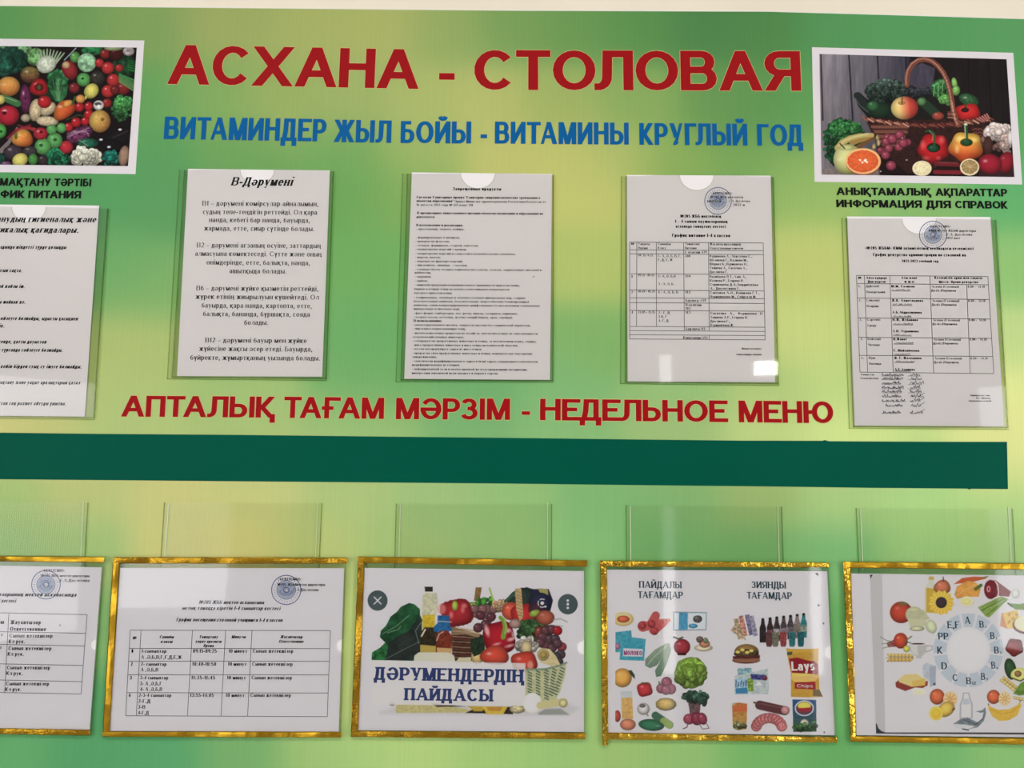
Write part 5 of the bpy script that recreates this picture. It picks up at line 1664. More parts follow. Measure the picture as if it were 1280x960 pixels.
p.line([(970, 375), (1010, 380)], 5, (150, 170, 160), op=.6)
for cx, cy, k in ((930, 400, .9), (985, 400, 1.3), (960, 395, .9), (915, 430, .9), (950, 440, .8), (975, 440, .7), (930, 470, .9), (960, 480, .8), (1005, 475, 1.3), (985, 460, .8), (1000, 510, .7), (980, 520, .6), (905, 455, .9), (990, 545, .6)):
    p.ell(cx, cy, 23, 22, (116 * k, 62, 70), hl=.35)
p.ell(985, 400, 22, 22, (176, 34, 40), hl=.4)
# red peppers
p.ell(520, 318, 78, 66, (172, 38, 46), lobes=4, hl=0, noise=.1)
for q in ((555, 285, 12, 10), (495, 328, 8, 14), (450, 300, 20, 24), (548, 305, 8, 12)):
    p.ell(q[0], q[1], q[2], q[3], (240, 150, 140), hl=0, shade=0, op=.6, soft=6)
p.ell(512, 285, 14, 24, (166, 190, 74), hl=.3)
# bottles
p.poly([(366, 225), (428, 225), (432, 260), (424, 330), (360, 330), (360, 260)], (206, 206, 160), op=.75, noise=.2, nsc=10)
p.poly([(372, 197), (410, 197), (410, 220), (374, 220)], (52, 42, 34))
p.poly([(362, 328), (420, 326), (420, 395), (362, 395)], (216, 186, 44), noise=.15)
p.poly([(352, 410), (372, 385), (420, 385), (440, 420), (436, 500), (350, 500)], (54, 46, 30), noise=.4, nsc=12)
p.poly([(352, 465), (440, 472), (440, 505), (352, 505)], (196, 170, 80))
p.line([(358, 425), (375, 395)], 7, (232, 220, 190))
p.poly([(432, 330), (485, 330), (488, 370), (500, 400), (460, 410), (415, 405), (412, 385), (432, 365)], (36, 104, 160), noise=.25, nsc=12)
p.line([(428, 356), (495, 360)], 5, (190, 205, 215), op=.8)
p.poly([(424, 415), (445, 400), (480, 400), (500, 425), (496, 500), (424, 500)], (128, 52, 34), noise=.35, nsc=12)
p.poly([(428, 478), (496, 482), (496, 508), (430, 506)], (214, 170, 110))
p.line([(428, 445), (440, 415), (458, 405)], 5, (226, 200, 180), op=.8)
p.poly([(322, 540), (325, 515), (345, 500), (480, 500), (508, 515), (514, 545)], (222, 220, 198), op=1)
p.poly([(515, 545), (530, 525), (585, 522), (588, 545)], (216, 208, 170))
p.ell(615, 520, 28, 36, (214, 186, 122), hl=.2)
# big red pepper, garlic, tomatoes
p.poly([(585, 440), (650, 420), (650, 500), (600, 520), (585, 490)], (36, 56, 40), noise=.4)
p.ell(716, 435, 76, 80, (178, 28, 42), lobes=4, hl=0, shade=.5)
for q in ((660, 400, 10, 26), (757, 400, 14, 10), (770, 440, 16, 8), (765, 470, 20, 6), (705, 462, 16, 5), (780, 420, 5, 16)):
    p.ell(q[0], q[1], q[2], q[3], (246, 196, 190), hl=0, shade=0, op=.75, soft=5, rot=-15)
p.line([(735, 430), (745, 385), (738, 355), (722, 340)], 22, (128, 168, 60), wd2=18)
p.line([(742, 415), (750, 385), (740, 350)], 5, (196, 214, 120), op=.7)
p.ell(790, 368, 28, 22, (172, 136, 128), hl=.2)
p.clumps(840, 465, 46, 34, (186, 178, 166), 40, 13, 64, .2)
p.ell(842, 478, 26, 32, (206, 190, 140), hl=.2)
p.ell(696, 515, 66, 44, (210, 74, 54), hl=.55, hlp=(-.4, -.2), lobes=3)
p.ell(832, 545, 62, 50, (202, 66, 50), hl=.4, lobes=4, hlp=(-.4, -.3))
p.ell(860, 560, 14, 20, (240, 180, 160), hl=0, shade=0, op=.6, soft=6)
p.poly([(890, 500), (910, 480), (950, 485), (980, 520), (1000, 560), (960, 566), (905, 545)], (222, 204, 152), noise=.1)
p.ell(920, 512, 27, 27, (208, 186, 120), hl=.1)
p.ell(920, 512, 17, 17, (176, 150, 84), hl=0)
# right basket
p.poly([(838, 578), (900, 575), (980, 568), (1026, 545), (1020, 610), (998, 680), (975, 724), (900, 724), (838, 720)], (198, 200, 150), noise=.12, nsc=8)
for k in range(5):
    x0 = 850 + k * 38
    for j in range(11 - k // 3):
        y = 590 - k * 5 + j * 13
        xx = x0 + (0 if k < 3 else -j * (k - 2) * 2)
        p.line([(xx, y), (xx + 16, y + 8)], 6, (66, 92, 84), op=.85)
p.line([(838, 580), (930, 578), (1000, 560), (1026, 548)], 10, (120, 150, 124), op=.8)
# bottom row
p.poly([(240, 735), (400, 738), (560, 760), (600, 778), (240, 780)], (206, 196, 132), noise=.12)
p.poly([(400, 735), (560, 750), (430, 752)], (60, 44, 40))
p.poly([(620, 752), (780, 752), (780, 786), (560, 780)], (54, 40, 36))
p.poly([(570, 748), (650, 750), (640, 772), (600, 772)], (206, 172, 60))
p.poly([(636, 750), (756, 750), (735, 786), (660, 786)], (226, 194, 70), noise=.1)
p.poly([(655, 752), (735, 752), (720, 772), (670, 770)], (208, 150, 56))
p.ell(800, 762, 36, 20, (200, 186, 138), noise=.3)
p.ell(870, 735, 44, 48, (226, 222, 214), hl=.1, shade=.15)
p.line([(905, 745), (1015, 728)], 34, (216, 208, 148))
p.ell(1012, 735, 20, 20, (214, 204, 140), hl=0)
p.poly([(895, 782), (930, 762), (1000, 760), (1040, 788), (900, 788)], (160, 164, 158), blur=3)
p.ell(222, 738, 14, 8, (120, 110, 100))
# translucent caption box
p.poly([(128, 538), (838, 550), (835, 748), (128, 741)], (222, 219, 217), op=.90)
for cx, cy, r_ in ((155, 261, 46), (1033, 278, 46)):
    p.ell(cx, cy, r_, r_ * 1.02, (70, 84, 86), hl=0, shade=.05)
p.line([(139, 245), (171, 277)], 5, (226, 226, 224))
p.line([(171, 245), (139, 277)], 5, (226, 226, 224))
for k in (-17, 0, 17):
    p.ell(1033, 278 + k, 5.5, 5.5, (232, 232, 230), hl=0, shade=0)
p.ell(915, 273, 8, 8, (235, 235, 235), hl=0, shade=0)
for a0 in (150, 240, 60):
    p.line([(915 + 19 * math.cos(math.radians(a0 + k * 12)), 273 + 19 * math.sin(math.radians(a0 + k * 12))) for k in range(6)], 4, (232, 232, 235))
p.ell(930, 289, 4.5, 4.5, (232, 232, 235), hl=0, shade=0)
m_ = (p.C.min(-1, keepdims=True) < 200)
p.C = np.where(m_, (p.C * .9 + p.C.mean(-1, keepdims=True) * .1) * .96, p.C)
q_ = p.build('printed_picture', HT, M['pic'], S)
q_['label'] = 'printed picture of a basket, bottles and vegetables'
f = Flat(HT + .0001)
text(f, 'ДӘРУМЕНДЕРДІҢ', 430 + 138 / s4, 680 + 627 / s4, 430 + 830 / s4, 16.2, 'slab', 680 + 640 / s4)
text(f, 'ПАЙДАСЫ', 430 + 279 / s4, 680 + 721 / s4, 430 + 686 / s4, 15.2, 'slab', 680 + 727 / s4)
f.build('navy_lettering', M['navy'], S)

# --- lower sheet 3 : useful and harmful food
S = sheet([(758.8, 712), (1034, 714), (1043.4, 919), (759.5, 915.5)], 'white poster comparing healthy food at left with snacks and soft drinks at right', GS, HL)
s5 = 3.84
tq = lambda x, y: (740 + x / s5, 690 + y / s5)
p = Paint([tq(112, 275), tq(1108, 285), tq(1140, 868), tq(112, 862)], 1.6, PAPER, (740, 690), s5)
Wh = (212, 209, 206)
p.ell(150, 322, 50, 34, (222, 196, 130), hl=.1, shade=.25)
p.poly([(112, 300), (165, 285), (180, 310), (112, 318)], (214, 206, 150))
p.ell(150, 322, 30, 17, (206, 96, 62), hl=.2)
p.line([(300, 345), (368, 328)], 44, (212, 116, 104), wd2=18)
p.line([(245, 357), (292, 352)], 52, (192, 84, 82), wd2=34)
p.line([(298, 372), (350, 338)], 50, (196, 84, 84), wd2=30)
p.line([(306, 305), (288, 345)], 40, (194, 86, 84), wd2=50)
for q in ((240, 352), (286, 345), (300, 380)):
    p.ell(q[0], q[1], 19, 19, (176, 60, 66), hl=.2, noise=.3)
p.poly([(390, 287), (550, 290), (548, 374), (392, 376)], (196, 206, 214))
p.poly([(396, 294), (545, 297), (543, 368), (398, 370)], (214, 222, 226))
p.poly([(418, 290), (460, 290), (460, 372), (416, 374)], (74, 152, 190), noise=.2)
p.ell(507, 322, 22, 18, (84, 78, 78), noise=.4)
p.ell(485, 355, 22, 11, (70, 150, 190))
p.line([(392, 288), (549, 291), (547, 374), (392, 376), (392, 288)], 4, (130, 150, 160))
p.poly([(112, 385), (188, 376), (192, 410), (140, 420), (135, 480), (112, 482)], (66, 158, 176), noise=.2)
p.poly([(142, 402), (258, 418), (250, 522), (132, 518)], (62, 160, 180), noise=.15)
p.poly([(150, 462), (244, 466), (242, 502), (148, 500)], (208, 206, 214))
p.ell(122, 452, 14, 16, (170, 120, 150), hl=0)
for a in ((370, 445, 262, 545), ):
    pass
p.poly([(372, 438), (352, 440), (300, 470), (255, 515), (255, 545), (278, 558), (310, 545), (345, 500), (375, 460)], (156, 172, 146), col2=(108, 134, 112), noise=.1)
p.poly([(372, 440), (380, 470), (362, 530), (332, 595), (308, 600), (302, 570), (330, 520)], (150, 170, 140), col2=(96, 128, 104), noise=.1)
p.line([(360, 450), (300, 500), (268, 540)], 5, (196, 206, 186), op=.6)
p.ell(432, 455, 40, 38, (160, 48, 58), hl=.35)
p.poly([(408, 485), (455, 485), (450, 496), (412, 496)], (70, 18, 22))
p.line([(392, 408), (415, 418), (435, 410)], 8, (70, 80, 60))
p.ell(535, 460, 44, 17, (216, 204, 170), hl=.1)
p.ell(540, 440, 26, 20, (190, 128, 96), hl=.1)
p.ell(517, 420, 17, 16, (110, 90, 76), noise=.4)
p.ell(545, 425, 12, 14, (110, 128, 96))
p.ell(474, 580, 76, 76, (130, 168, 62), hl=0, noise=.25, nsc=30, shade=.4)
p.clumps(474, 582, 62, 62, (128, 164, 62), 70, 20, 76, .2)
for k in range(0):
    a = k * .7
    p.line([(474 + 10 * math.cos(a), 575 + 10 * math.sin(a)), (474 + 40 * math.cos(a + .4), 575 + 38 * math.sin(a + .4)), (474 + 68 * math.cos(a + .6), 578 + 66 * math.sin(a + .6))], 4, (172, 200, 104), op=.6)
p.ell(478, 545, 30, 12, (96, 136, 40), hl=0, op=.5)
p.ell(146, 604, 45, 46, (222, 164, 76), hl=.25)
p.poly([(172, 568), (190, 568), (205, 590), (207, 610), (195, 600), (183, 585)], (50, 66, 56))
p.ell(253, 660, 38, 35, (190, 52, 56), hl=.45, lobes=4)
p.line([(240, 628), (262, 634)], 7, (70, 80, 50))
for cx, cy, rx in ((358, 625, 26), (332, 655, 24), (378, 658, 26), (355, 662, 24)):
    p.ell(cx, cy, rx, rx, (158, 92, 108), hl=.35)
p.line([(322, 625), (330, 640)], 9, (110, 120, 90))
p.ell(355, 731, 50, 31, (204, 174, 96), hl=.2, shade=.6, noise=.1)
p.ell(247, 753, 30, 29, (206, 202, 196), hl=.2, shade=.5)
p.ell(242, 738, 14, 9, (110, 104, 100), hl=0)
p.line([(262, 775), (268, 785)], 8, (150, 140, 130))
p.poly([(137, 668), (192, 668), (200, 840), (190, 856), (150, 856), (142, 840)], (196, 204, 206), noise=.05)
p.poly([(142, 700), (193, 698), (198, 800), (144, 800)], (216, 172, 96), noise=.15)
p.ell(172, 828, 38, 28, (206, 128, 96), hl=.2)
p.ell(122, 788, 16, 28, (176, 66, 56), hl=.3)
p.ell(285, 830, 62, 28, (54, 116, 82), rot=5, hl=.35)
p.line([(305, 785), (372, 830)], 38, (64, 108, 84))
p.line([(345, 812), (370, 830)], 36, (146, 170, 86))
p.ell(286, 832, 60, 26, (52, 120, 84), rot=5, hl=.3, hlp=(.5, .1))
p.poly([(462, 700), (522, 700), (520, 750), (515, 790), (470, 790), (466, 745)], (92, 84, 84), noise=.5, nsc=7)
for q in range(5):
    p.line([(476 + q * 7, 790), (458 + q * 16, 700)], 4, (132, 62, 78), op=.8)
p.clumps(495, 695, 58, 24, (50, 84, 66), 80, 10, 71, .4)
p.clumps(530, 715, 22, 18, (46, 78, 62), 20, 9, 72, .3)
p.ell(440, 700, 12, 8, (60, 90, 72))
p.ell(466, 802, 28, 26, (164, 66, 88), hl=.3)
p.ell(505, 800, 30, 32, (140, 48, 70), hl=.2)
p.ell(530, 800, 22, 30, (150, 56, 76), rot=-20)
p.line([(462, 820), (455, 842), (438, 848)], 5, (120, 70, 84))
p.line([(512, 820), (530, 850), (562, 846), (545, 815)], 4, (130, 96, 104))
# right half
for k, (xx, yy, c1) in enumerate(((692, 365, (150, 130, 96)), (715, 350, (196, 130, 112)), (745, 345, (112, 108, 138)), (765, 350, (150, 146, 170)))):
    p.poly([(xx - 12, yy - 42), (xx + 10, yy - 46), (xx + 32, yy + 50), (xx + 10, yy + 56)], c1, noise=.5, nsc=7)
p.poly([(664, 378), (700, 330), (720, 360), (740, 425)], (176, 150, 120), noise=.5, nsc=7)
bx_ = [820, 855, 887, 920, 953, 985, 1016]
for k, xx in enumerate(bx_):
    c1 = [(44, 36, 38), (60, 46, 48), (66, 58, 60), (76, 66, 70), (74, 66, 70), (132, 116, 112), (46, 128, 128)][k]
    yb = 325 - k * 4
    p.poly([(xx - 7, yb), (xx + 7, yb), (xx + 9, yb + 20), (xx + 16, yb + 40), (xx + 15, yb + 110), (xx - 15, yb + 110), (xx - 16, yb + 40), (xx - 9, yb + 20)], c1, noise=.35, nsc=7)
    p.ell(xx, yb - 2, 7, 6, (26, 22, 26), hl=0)
    p.poly([(xx - 15, yb + 52), (xx + 15, yb + 52), (xx + 15, yb + 80), (xx - 15, yb + 80)], [(50, 40, 42), (112, 70, 78), (150, 150, 150), (128, 112, 118), (104, 96, 100), (120, 110, 96), (140, 150, 130)][k], noise=.4, nsc=6)
for xx, c1 in ((850, (96, 58, 62)), (880, (110, 110, 90)), (918, (150, 62, 62)), (960, (44, 110, 112)), (1002, (30, 92, 96))):
    p.poly([(xx - 17, 385), (xx + 17, 385), (xx + 15, 445), (xx + 10, 455), (xx - 10, 455), (xx - 14, 445)], c1, noise=.35, nsc=6)
p.ell(740, 520, 66, 16, (104, 58, 46), hl=0)
p.poly([(678, 508), (806, 506), (802, 524), (780, 530), (700, 530), (678, 520)], (150, 98, 68))
p.ell(742, 478, 58, 36, (150, 116, 62), hl=.1)
p.ell(742, 488, 60, 22, (84, 66, 40), hl=0, noise=.6, nsc=7)
for q in ((700, 480), (722, 470), (745, 482), (765, 474)):
    p.ell(q[0], q[1], 11, 7, (206, 190, 90), hl=0, shade=.1)
p.poly([(676, 500), (806, 495), (806, 510), (676, 512)], (88, 40, 40), noise=.3)
p.poly([(698, 558), (765, 556), (768, 600), (700, 604)], (130, 172, 180), noise=.4, nsc=8)
p.poly([(684, 595), (845, 560), (850, 682), (684, 684)], (186, 198, 196), noise=.15)
p.poly([(686, 610), (745, 604), (748, 680), (686, 682)], (150, 188, 206), noise=.3)
p.poly([(690, 655), (745, 650), (748, 678), (690, 680)], (60, 130, 176))
p.poly([(745, 610), (772, 600), (776, 670), (750, 668)], (126, 160, 60), noise=.4)
p.poly([(760, 585), (835, 590), (835, 615), (765, 612)], (64, 68, 130), noise=.6, nsc=7)
p.ell(830, 605, 12, 12, (120, 40, 60))
p.poly([(785, 640), (800, 622), (818, 640)], (226, 226, 228))
for k in range(5):
    p.line([(690 + k * 12, 645), (692 + k * 12, 618 + (k % 2) * 8)], 4, (44, 66, 110))
# crisps bag
p.poly([(932, 462), (1010, 470), (1088, 462), (1085, 560), (1092, 660), (1108, 695), (1030, 698), (955, 695), (955, 580), (942, 520)], (204, 156, 54), noise=.08)
p.poly([(935, 465), (1086, 465), (1086, 490), (1010, 480), (940, 492)], (214, 168, 60))
p.ell(1020, 590, 62, 56, (226, 186, 90), hl=0, shade=.1)
p.poly([(945, 512), (985, 506), (1040, 522), (1065, 522), (1086, 540), (1086, 590), (1040, 584), (960, 580)], (150, 28, 38))
p.poly([(972, 625), (1072, 622), (1074, 660), (974, 656)], (166, 40, 42), noise=.1)
p.poly([(955, 600), (1090, 590), (1090, 606), (1030, 618), (955, 612)], (226, 190, 104))
p.poly([(936, 480), (962, 478), (960, 494), (936, 496)], (80, 86, 60))
p.poly([(1062, 660), (1092, 660), (1108, 695), (1060, 690)], (110, 88, 40))
# blue bag
p.poly([(962, 708), (1076, 710), (1078, 862), (966, 864)], (42, 84, 138), col2=(58, 92, 66), noise=.15)
p.ell(1019, 750, 46, 38, (190, 200, 214), hl=0, shade=.1)
p.ell(1019, 750, 40, 32, (96, 60, 70), hl=0, shade=.1)
p.ell(1019, 738, 32, 18, (210, 196, 80), hl=0, shade=.1)
p.poly([(990, 750), (1052, 746), (1050, 764), (994, 766)], (170, 40, 52))
p.ell(1020, 820, 20, 18, (206, 200, 180), hl=.1)
p.clumps(1000, 838, 34, 18, (66, 112, 60), 24, 9, 73, .4)
p.clumps(1055, 835, 20, 20, (60, 104, 60), 14, 9, 74, .4)
# juice pouch, sausage
p.poly([(672, 735), (700, 722), (745, 728), (742, 850), (700, 856), (676, 845)], (196, 120, 56), col2=(176, 150, 66), noise=.2)
p.poly([(678, 742), (744, 732), (744, 765), (676, 768)], (206, 104, 56))
p.clumps(708, 832, 28, 18, (110, 110, 70), 24, 8, 75, .6)
p.line([(672, 730), (690, 724)], 3, (150, 150, 90))
p.line([(805, 735), (925, 762)], 44, (98, 52, 56))
p.line([(778, 722), (800, 730)], 9, (100, 64, 60))
p.line([(812, 728), (920, 750)], 5, (140, 92, 92), op=.6)
p.ell(928, 760, 21, 21, (196, 136, 134), hl=0, noise=.2, nsc=5)
for k in range(11):
    a = math.radians(190 + k * 16)
    p.ell(850 + 62 * math.cos(a), 845 + 48 * math.sin(a), 26, 25, (150, 74, 76), hl=0, shade=.1)
    p.ell(850 + 62 * math.cos(a) + 2, 845 + 48 * math.sin(a), 23, 22, (190, 112, 112), hl=0, noise=.3, nsc=5, shade=.15)
p.C = p.C * .88 + p.C.mean(-1, keepdims=True) * .12
q_ = p.build('printed_picture', HT, M['pic'], S)
q_['label'] = 'printed pictures of healthy and unhealthy food'
f = Flat(HT + .0001)
for s_, x0, x1, y in (('ПАЙДАЛЫ', 226, 430, 172), ('ТАҒАМДАР', 220, 437, 221), ('ЗИЯНДЫ', 766, 931, 173), ('ТАҒАМДАР', 743, 960, 224)):
    text(f, s_, 740 + x0 / s5, 690 + y / s5, 740 + x1 / s5, 8.4, 'poster', 690 + (y + 2) / s5)
f.build('teal_lettering', M['teal'], S)
f = Flat(HT + .0001)
text(f, 'Lays', 740 + 958 / s5, 690 + 570 / s5, 740 + 1070 / s5, 11.5, 'sans', 690 + 568 / s5)
text(f, 'Chips', 740 + 984 / s5, 690 + 650 / s5, 740 + 1060 / s5, 4, 'thinsans', 690 + 650 / s5)
f.build('white_lettering', M['letterwhite'], S)
f = Flat(HT + .0001)
text(f, 'молоко', 740 + 152 / s5, 690 + 494 / s5, 740 + 240 / s5, 7.5, 'sans', 690 + 496 / s5)
o_ = f.build('magenta_lettering', mat('magenta_ink', alb((150, 60, 110)), .6), S)
f = Flat(HT)
for x, y in ((1079, 104), (1088, 256), (1110, 343), (1115, 865)):
    f.px_ring(740 + x / s5, 690 + y / s5, 0, 1.3, 8)
f.px_poly([(740 + 1070 / s5, 690 + 101 / s5), (740 + 1086 / s5, 690 + 101 / s5), (740 + 1085 / s5, 690 + 116 / s5)])
f.build('ink_speck', M['inkbold'], S)

# --- lower sheet 4 : vitamin wheel
S = sheet([(1062.9, 716.8), (1344, 720), (1358, 922.5), (1070.7, 919)], 'white poster with a wheel of vitamin letters ringed by drawn foods', GS, HL)
s6 = 3.842
tq = lambda x, y: (1040 + x / s6, 690 + y / s6)
p = Paint([tq(182, 108), tq(1140, 118), tq(1180, 878), tq(212, 872)], 1.55, (216, 214, 213), (1040, 690), s6)
p.C[:] = PAPER
p.poly([(182, 100), (240, 100), (256, 880), (205, 880)], (196, 194, 194))
p.poly([(256, 120), (1200, 130), (1200, 860), (256, 862)], (219, 217, 218), blur=3)
# inner wheel
p.ell(655, 470, 92, 100, (202, 203, 202), hl=0, shade=0, soft=14)
p.ell(655, 470, 76, 84, (221, 219, 219), hl=0, shade=0, soft=5)
p.ell(655, 470, 46, 50, (204, 204, 203), hl=0, shade=0, soft=16)
for k in range(13):
    a0 = -90 + k * 360 / 13
    pts = []
    r0, r1 = 106, 168
    for r_, sgn in ((r0, 1), (r1, 1)):
        da = 10.6 if r_ == r0 else 11.8
        seq = [(r_, a0 - da), (r_, a0), (r_, a0 + da)]
        if r_ == r1:
            seq.reverse()
        for rr_, aa_ in seq:
            pts.append((655 + rr_ * math.cos(math.radians(aa_)), 472 + rr_ * 1.06 * math.sin(math.radians(aa_))))
    p.poly(pts, (190, 201, 210))
O1, Y1_, R1_, G1_ = (212, 118, 70), (222, 184, 76), (186, 70, 54), (110, 146, 62)
p.poly([(445, 170), (462, 150), (466, 122), (488, 122), (490, 150), (515, 172), (516, 296), (446, 292)], (206, 208, 190))
p.poly([(452, 172), (512, 178), (514, 294), (452, 290)], (206, 172, 60))
p.poly([(464, 118), (490, 118), (490, 134), (464, 134)], (206, 176, 90))
p.ell(530, 168, 40, 33, (196, 112, 80), hl=.3, lobes=3)
p.line([(536, 140), (534, 120)], 5, (90, 70, 50))
p.ell(525, 243, 58, 56, (228, 190, 78), hl=0, shade=.1, lobes=13)
for k in range(18):
    a = k * .349
    p.line([(525 + 22 * math.cos(a), 243 + 22 * math.sin(a)), (525 + 56 * math.cos(a), 243 + 54 * math.sin(a))], 4, (206, 160, 50), op=.6)
p.ell(525, 243, 27, 27, (62, 48, 56), hl=0, shade=.2)
p.poly([(583, 155), (625, 125), (680, 118), (745, 120), (740, 128), (690, 140), (640, 148)], (204, 96, 58))
p.line([(715, 124), (748, 118)], 5, (120, 130, 60))
p.poly([(588, 205), (600, 165), (650, 138), (690, 145), (715, 175), (705, 215), (650, 215), (600, 225)], (222, 160, 76), noise=.12, nsc=20)
p.line([(598, 210), (640, 180), (690, 160)], 4, (240, 196, 120), op=.7)
p.line([(690, 178), (715, 160)], 16, (96, 112, 50))
p.ell(648, 238, 34, 25, (226, 218, 180), hl=0, shade=.15)
p.ell(645, 238, 23, 15, (218, 204, 130), hl=0, shade=.1)
p.poly([(760, 140), (785, 135), (860, 190), (850, 215), (800, 210), (760, 225)], (132, 48, 50), noise=.1)
p.ell(762, 180, 32, 46, (120, 36, 46), hl=0, shade=.2)
p.line([(783, 140), (797, 160), (800, 200), (790, 222)], 5, (232, 208, 196))
p.ell(752, 178, 9, 15, (206, 140, 140), hl=0, shade=0)
p.ell(752, 178, 4, 9, (120, 36, 46), hl=0, shade=0)
p.ell(882, 200, 20, 22, (200, 206, 196), hl=0, shade=.25)
p.poly([(700, 266), (812, 212), (848, 226), (755, 315), (738, 310)], (140, 168, 84), noise=.15, nsc=6)
p.line([(720, 280), (830, 222)], 4, (86, 120, 50))
p.line([(745, 300), (840, 230)], 4, (92, 128, 54))
p.poly([(845, 246), (900, 250), (960, 240), (1010, 235), (1010, 262), (930, 278), (880, 276)], (116, 152, 62))
p.line([(845, 246), (865, 262)], 7, (50, 80, 50))
p.poly([(815, 292), (808, 355), (845, 370), (840, 300)], (210, 140, 90))
p.poly([(835, 290), (890, 278), (905, 345), (870, 366), (842, 368), (820, 300)], (228, 194, 96), noise=.1)
for q in ((850, 300), (870, 320), (850, 335), (885, 300)):
    p.ell(q[0], q[1], 6, 6, (200, 154, 60), hl=0)
p.ell(935, 350, 68, 44, (150, 92, 56), hl=0)
p.ell(937, 344, 62, 40, (226, 210, 172), hl=0, shade=.1)
p.ell(1030, 380, 60, 40, (212, 160, 90), hl=.2)
p.ell(332, 290, 54, 52, (186, 68, 48), hl=.25, shade=.4)
p.poly([(318, 246), (345, 238), (368, 248), (350, 258), (325, 256)], (120, 106, 60))
p.ell(395, 300, 42, 38, (192, 192, 152), hl=0, shade=.2)
p.poly([(360, 285), (440, 278), (470, 320), (440, 330), (370, 325)], (190, 192, 152), noise=.06)
p.poly([(362, 318), (455, 325), (440, 360), (375, 360)], (202, 202, 164))
p.ell(408, 368, 35, 12, (196, 198, 158), hl=0)
p.line([(445, 340), (465, 378)], 16, (196, 200, 160))
p.ell(478, 358, 24, 34, (196, 204, 166), hl=0, shade=.25, rot=-20)
p.poly([(262, 436), (300, 420), (335, 425), (330, 452), (270, 458)], (150, 60, 66), noise=.3, nsc=6)
for q in (((232, 408), (262, 425), (300, 432)), ((240, 440), (280, 440)), ((245, 462), (290, 448))):
    p.line(list(q), 5, (130, 150, 116), op=.8)
p.ell(330, 426, 34, 38, (196, 76, 50), hl=.35)
p.line([(355, 425), (382, 405)], 6, (120, 110, 66))
p.line([(355, 430), (380, 438)], 5, (90, 80, 60))
p.ell(358, 465, 16, 16, (206, 206, 90), hl=0)
p.poly([(370, 440), (458, 444), (452, 480), (435, 500), (395, 498), (375, 476)], (190, 188, 182), noise=.05)
p.poly([(376, 446), (410, 447), (412, 496), (396, 494), (380, 474)], (212, 210, 205), blur=4)
p.ell(414, 441, 44, 6, (236, 234, 230), hl=0, shade=0)
p.ell(412, 441, 34, 4, (64, 44, 38), hl=0, shade=0)
p.line([(458, 450), (482, 452), (482, 468), (452, 480)], 5, (172, 172, 170))
p.poly([(405, 498), (428, 498), (432, 512), (404, 510)], (190, 190, 186))
for k in range(7):
    x = 276 + k * 17
    p.ell(x, 497, 14, 6, (218, 186, 100), rot=38, hl=0)
    p.ell(x, 518, 14, 6, (210, 172, 82), rot=-38, hl=0)
p.line([(258, 508), (395, 508)], 3, (190, 150, 70))
p.poly([(436, 545), (452, 532), (500, 548), (496, 645), (438, 598)], (188, 196, 204), noise=.08)
p.poly([(468, 552), (500, 548), (497, 640), (470, 648)], (168, 178, 190))
p.ell(492, 634, 6, 6, (70, 80, 100), hl=0)
p.poly([(304, 628), (320, 615), (460, 620), (460, 640), (430, 656), (400, 650), (352, 668), (308, 650)], (150, 62, 54), noise=.1)
p.poly([(318, 612), (350, 588), (405, 585), (452, 612), (446, 640), (384, 648), (322, 625)], (224, 204, 130))
p.poly([(384, 620), (448, 608), (446, 640), (384, 648)], (222, 190, 96))
p.ell(416, 670, 34, 18, (226, 222, 200), hl=0, shade=.12)
p.ell(416, 672, 20, 9, (222, 214, 160), hl=0, shade=0)
p.ell(505, 695, 36, 38, (208, 104, 66), hl=.25)
p.ell(568, 706, 34, 36, (230, 190, 140), hl=0, shade=.1)
for k in range(8):
    a = k * .785
    p.line([(568 + 6 * math.cos(a), 706 + 6 * math.sin(a)), (568 + 25 * math.cos(a), 706 + 27 * math.sin(a))], 6, (214, 150, 84), op=.8)
p.ell(548, 755, 44, 34, (222, 186, 84), rot=-35, hl=.15)
p.ell(500, 775, 33, 34, (228, 196, 78), hl=0, shade=.08)
p.ell(500, 775, 22, 23, (222, 182, 60), hl=0, shade=.1)
p.line([(580, 758), (588, 752)], 8, (110, 80, 40))
p.poly([(628, 675), (660, 675), (664, 700), (676, 730), (676, 800), (612, 800), (614, 730), (626, 700)], (176, 180, 184))
p.poly([(634, 680), (655, 680), (658, 702), (668, 732), (668, 795), (620, 795), (621, 732), (632, 702)], (220, 219, 217))
p.poly([(632, 705), (656, 705), (662, 732), (626, 732)], (192, 198, 204))
p.poly([(583, 825), (620, 800), (650, 795), (700, 818), (722, 800), (728, 770), (712, 772), (690, 765), (722, 760), (736, 745), (740, 770), (730, 810), (700, 842), (650, 852), (605, 845)], (120, 132, 138), noise=.2, nsc=12)
p.poly([(585, 826), (640, 828), (690, 838), (650, 852), (605, 845)], (212, 214, 214))
p.line([(632, 806), (690, 828), (725, 800)], 5, (84, 94, 102))
p.line([(628, 850), (655, 855)], 6, (70, 76, 80))
p.ell(776, 696, 32, 34, (212, 104, 66), hl=.3)
p.ell(830, 704, 30, 34, (232, 196, 146), hl=0, shade=.1)
for k in range(9):
    a = k * .698
    p.line([(830 + 6 * math.cos(a), 704 + 6 * math.sin(a)), (830 + 22 * math.cos(a), 704 + 25 * math.sin(a))], 5, (216, 156, 90), op=.8)
p.poly([(750, 730), (765, 745), (800, 758), (850, 755), (890, 735), (903, 715), (908, 740), (890, 785), (850, 808), (805, 812), (770, 790), (752, 755)], (226, 186, 72), noise=.05)
p.line([(760, 752), (810, 778), (860, 770), (900, 740)], 4, (206, 156, 50), op=.7)
p.line([(901, 700), (904, 718)], 6, (140, 120, 60))
p.poly([(750, 726), (756, 732), (750, 736)], (70, 50, 30))
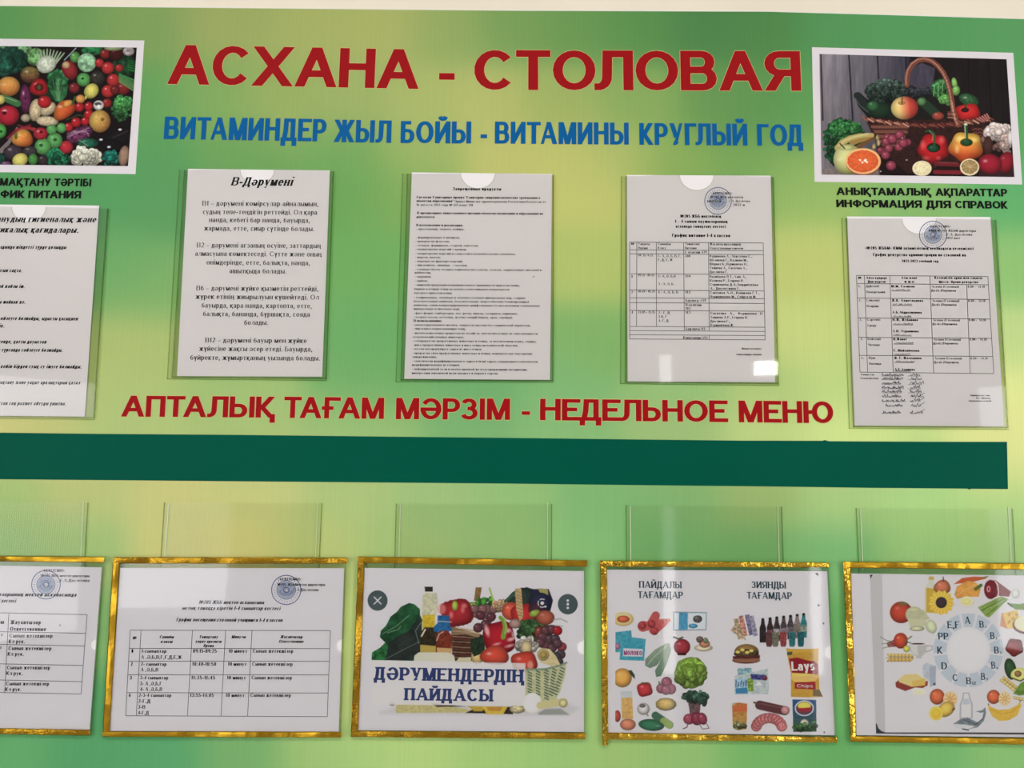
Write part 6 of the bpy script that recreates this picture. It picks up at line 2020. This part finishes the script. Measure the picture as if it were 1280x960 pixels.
p.ell(877, 458, 42, 42, (140, 50, 48), hl=.3, hlp=(-.5, -.3), lobes=5)
p.ell(857, 562, 28, 52, (54, 84, 50), rot=-12, hl=.1)
p.ell(900, 588, 42, 32, (208, 208, 120), rot=-10, hl=0, shade=.15)
p.ell(893, 585, 17, 15, (150, 108, 72), hl=.2)
p.line([(865, 605), (905, 620), (940, 600)], 5, (40, 60, 36))
for k in range(6):
    p.ell(818 + k * 13, 618 + k * 10, 13, 8, (224, 196, 120), rot=20, hl=0)
    p.ell(828 + k * 13, 606 + k * 10, 12, 7, (218, 186, 106), rot=60, hl=0)
p.poly([(870, 680), (905, 630), (960, 600), (960, 680), (900, 690)], (108, 148, 60), noise=.2, nsc=14)
for k in range(6):
    p.ell(880 + k * 14, 700 + k * 3, 12, 7, (222, 196, 120), rot=20, hl=0)
p.ell(1000, 520, 40, 50, (150, 60, 50), hl=.3)
p.ell(1000, 640, 50, 40, (90, 130, 60), noise=.3)
p.ell(980, 760, 40, 36, (210, 120, 70), hl=.3)
# dark corner of the screen shot
p.poly([(205, 820), (216, 826), (222, 846), (238, 860), (256, 866), (1200, 868), (1200, 884), (205, 880)], (52, 60, 66))
p.poly([(182, 108), (196, 110), (190, 118), (186, 130)], (40, 40, 44))
p.C = p.C * .9 + p.C.mean(-1, keepdims=True) * .1
q_ = p.build('printed_picture', HT, M['pic'], S)
q_['label'] = 'printed wheel of vitamin letters with foods around it'
f = Flat(HT + .0001)
for s_, x0, x1, y, cp in (('A', 638, 665, 345, 9), ('E,F', 555, 612, 366, 8.6), ('B', 709, 730, 363, 8.6), ('B', 761, 781, 418, 8.4), ('B', 780, 802, 487, 8.4), ('B', 766, 785, 560, 8.6), ('B', 716, 736, 614, 8.6), ('B', 646, 668, 635, 8.6), ('C', 580, 605, 620, 8.6), ('D', 526, 554, 563, 8.6), ('K', 506, 531, 488, 8.6), ('PP', 511, 560, 420, 8.4),
                         ('1', 736, 742, 365, 2.4), ('2', 786, 794, 420, 2.8), ('5', 807, 815, 489, 2.8), ('6', 790, 798, 562, 2.8), ('9', 741, 749, 616, 2.8), ('12', 673, 692, 637, 3.8)):
    text(f, s_, 1040 + x0 / s6, 690 + y / s6, 1040 + x1 / s6, cp, 'poster', 690 + y / s6)
f.build('vitamin_lettering', M['teal'], S)
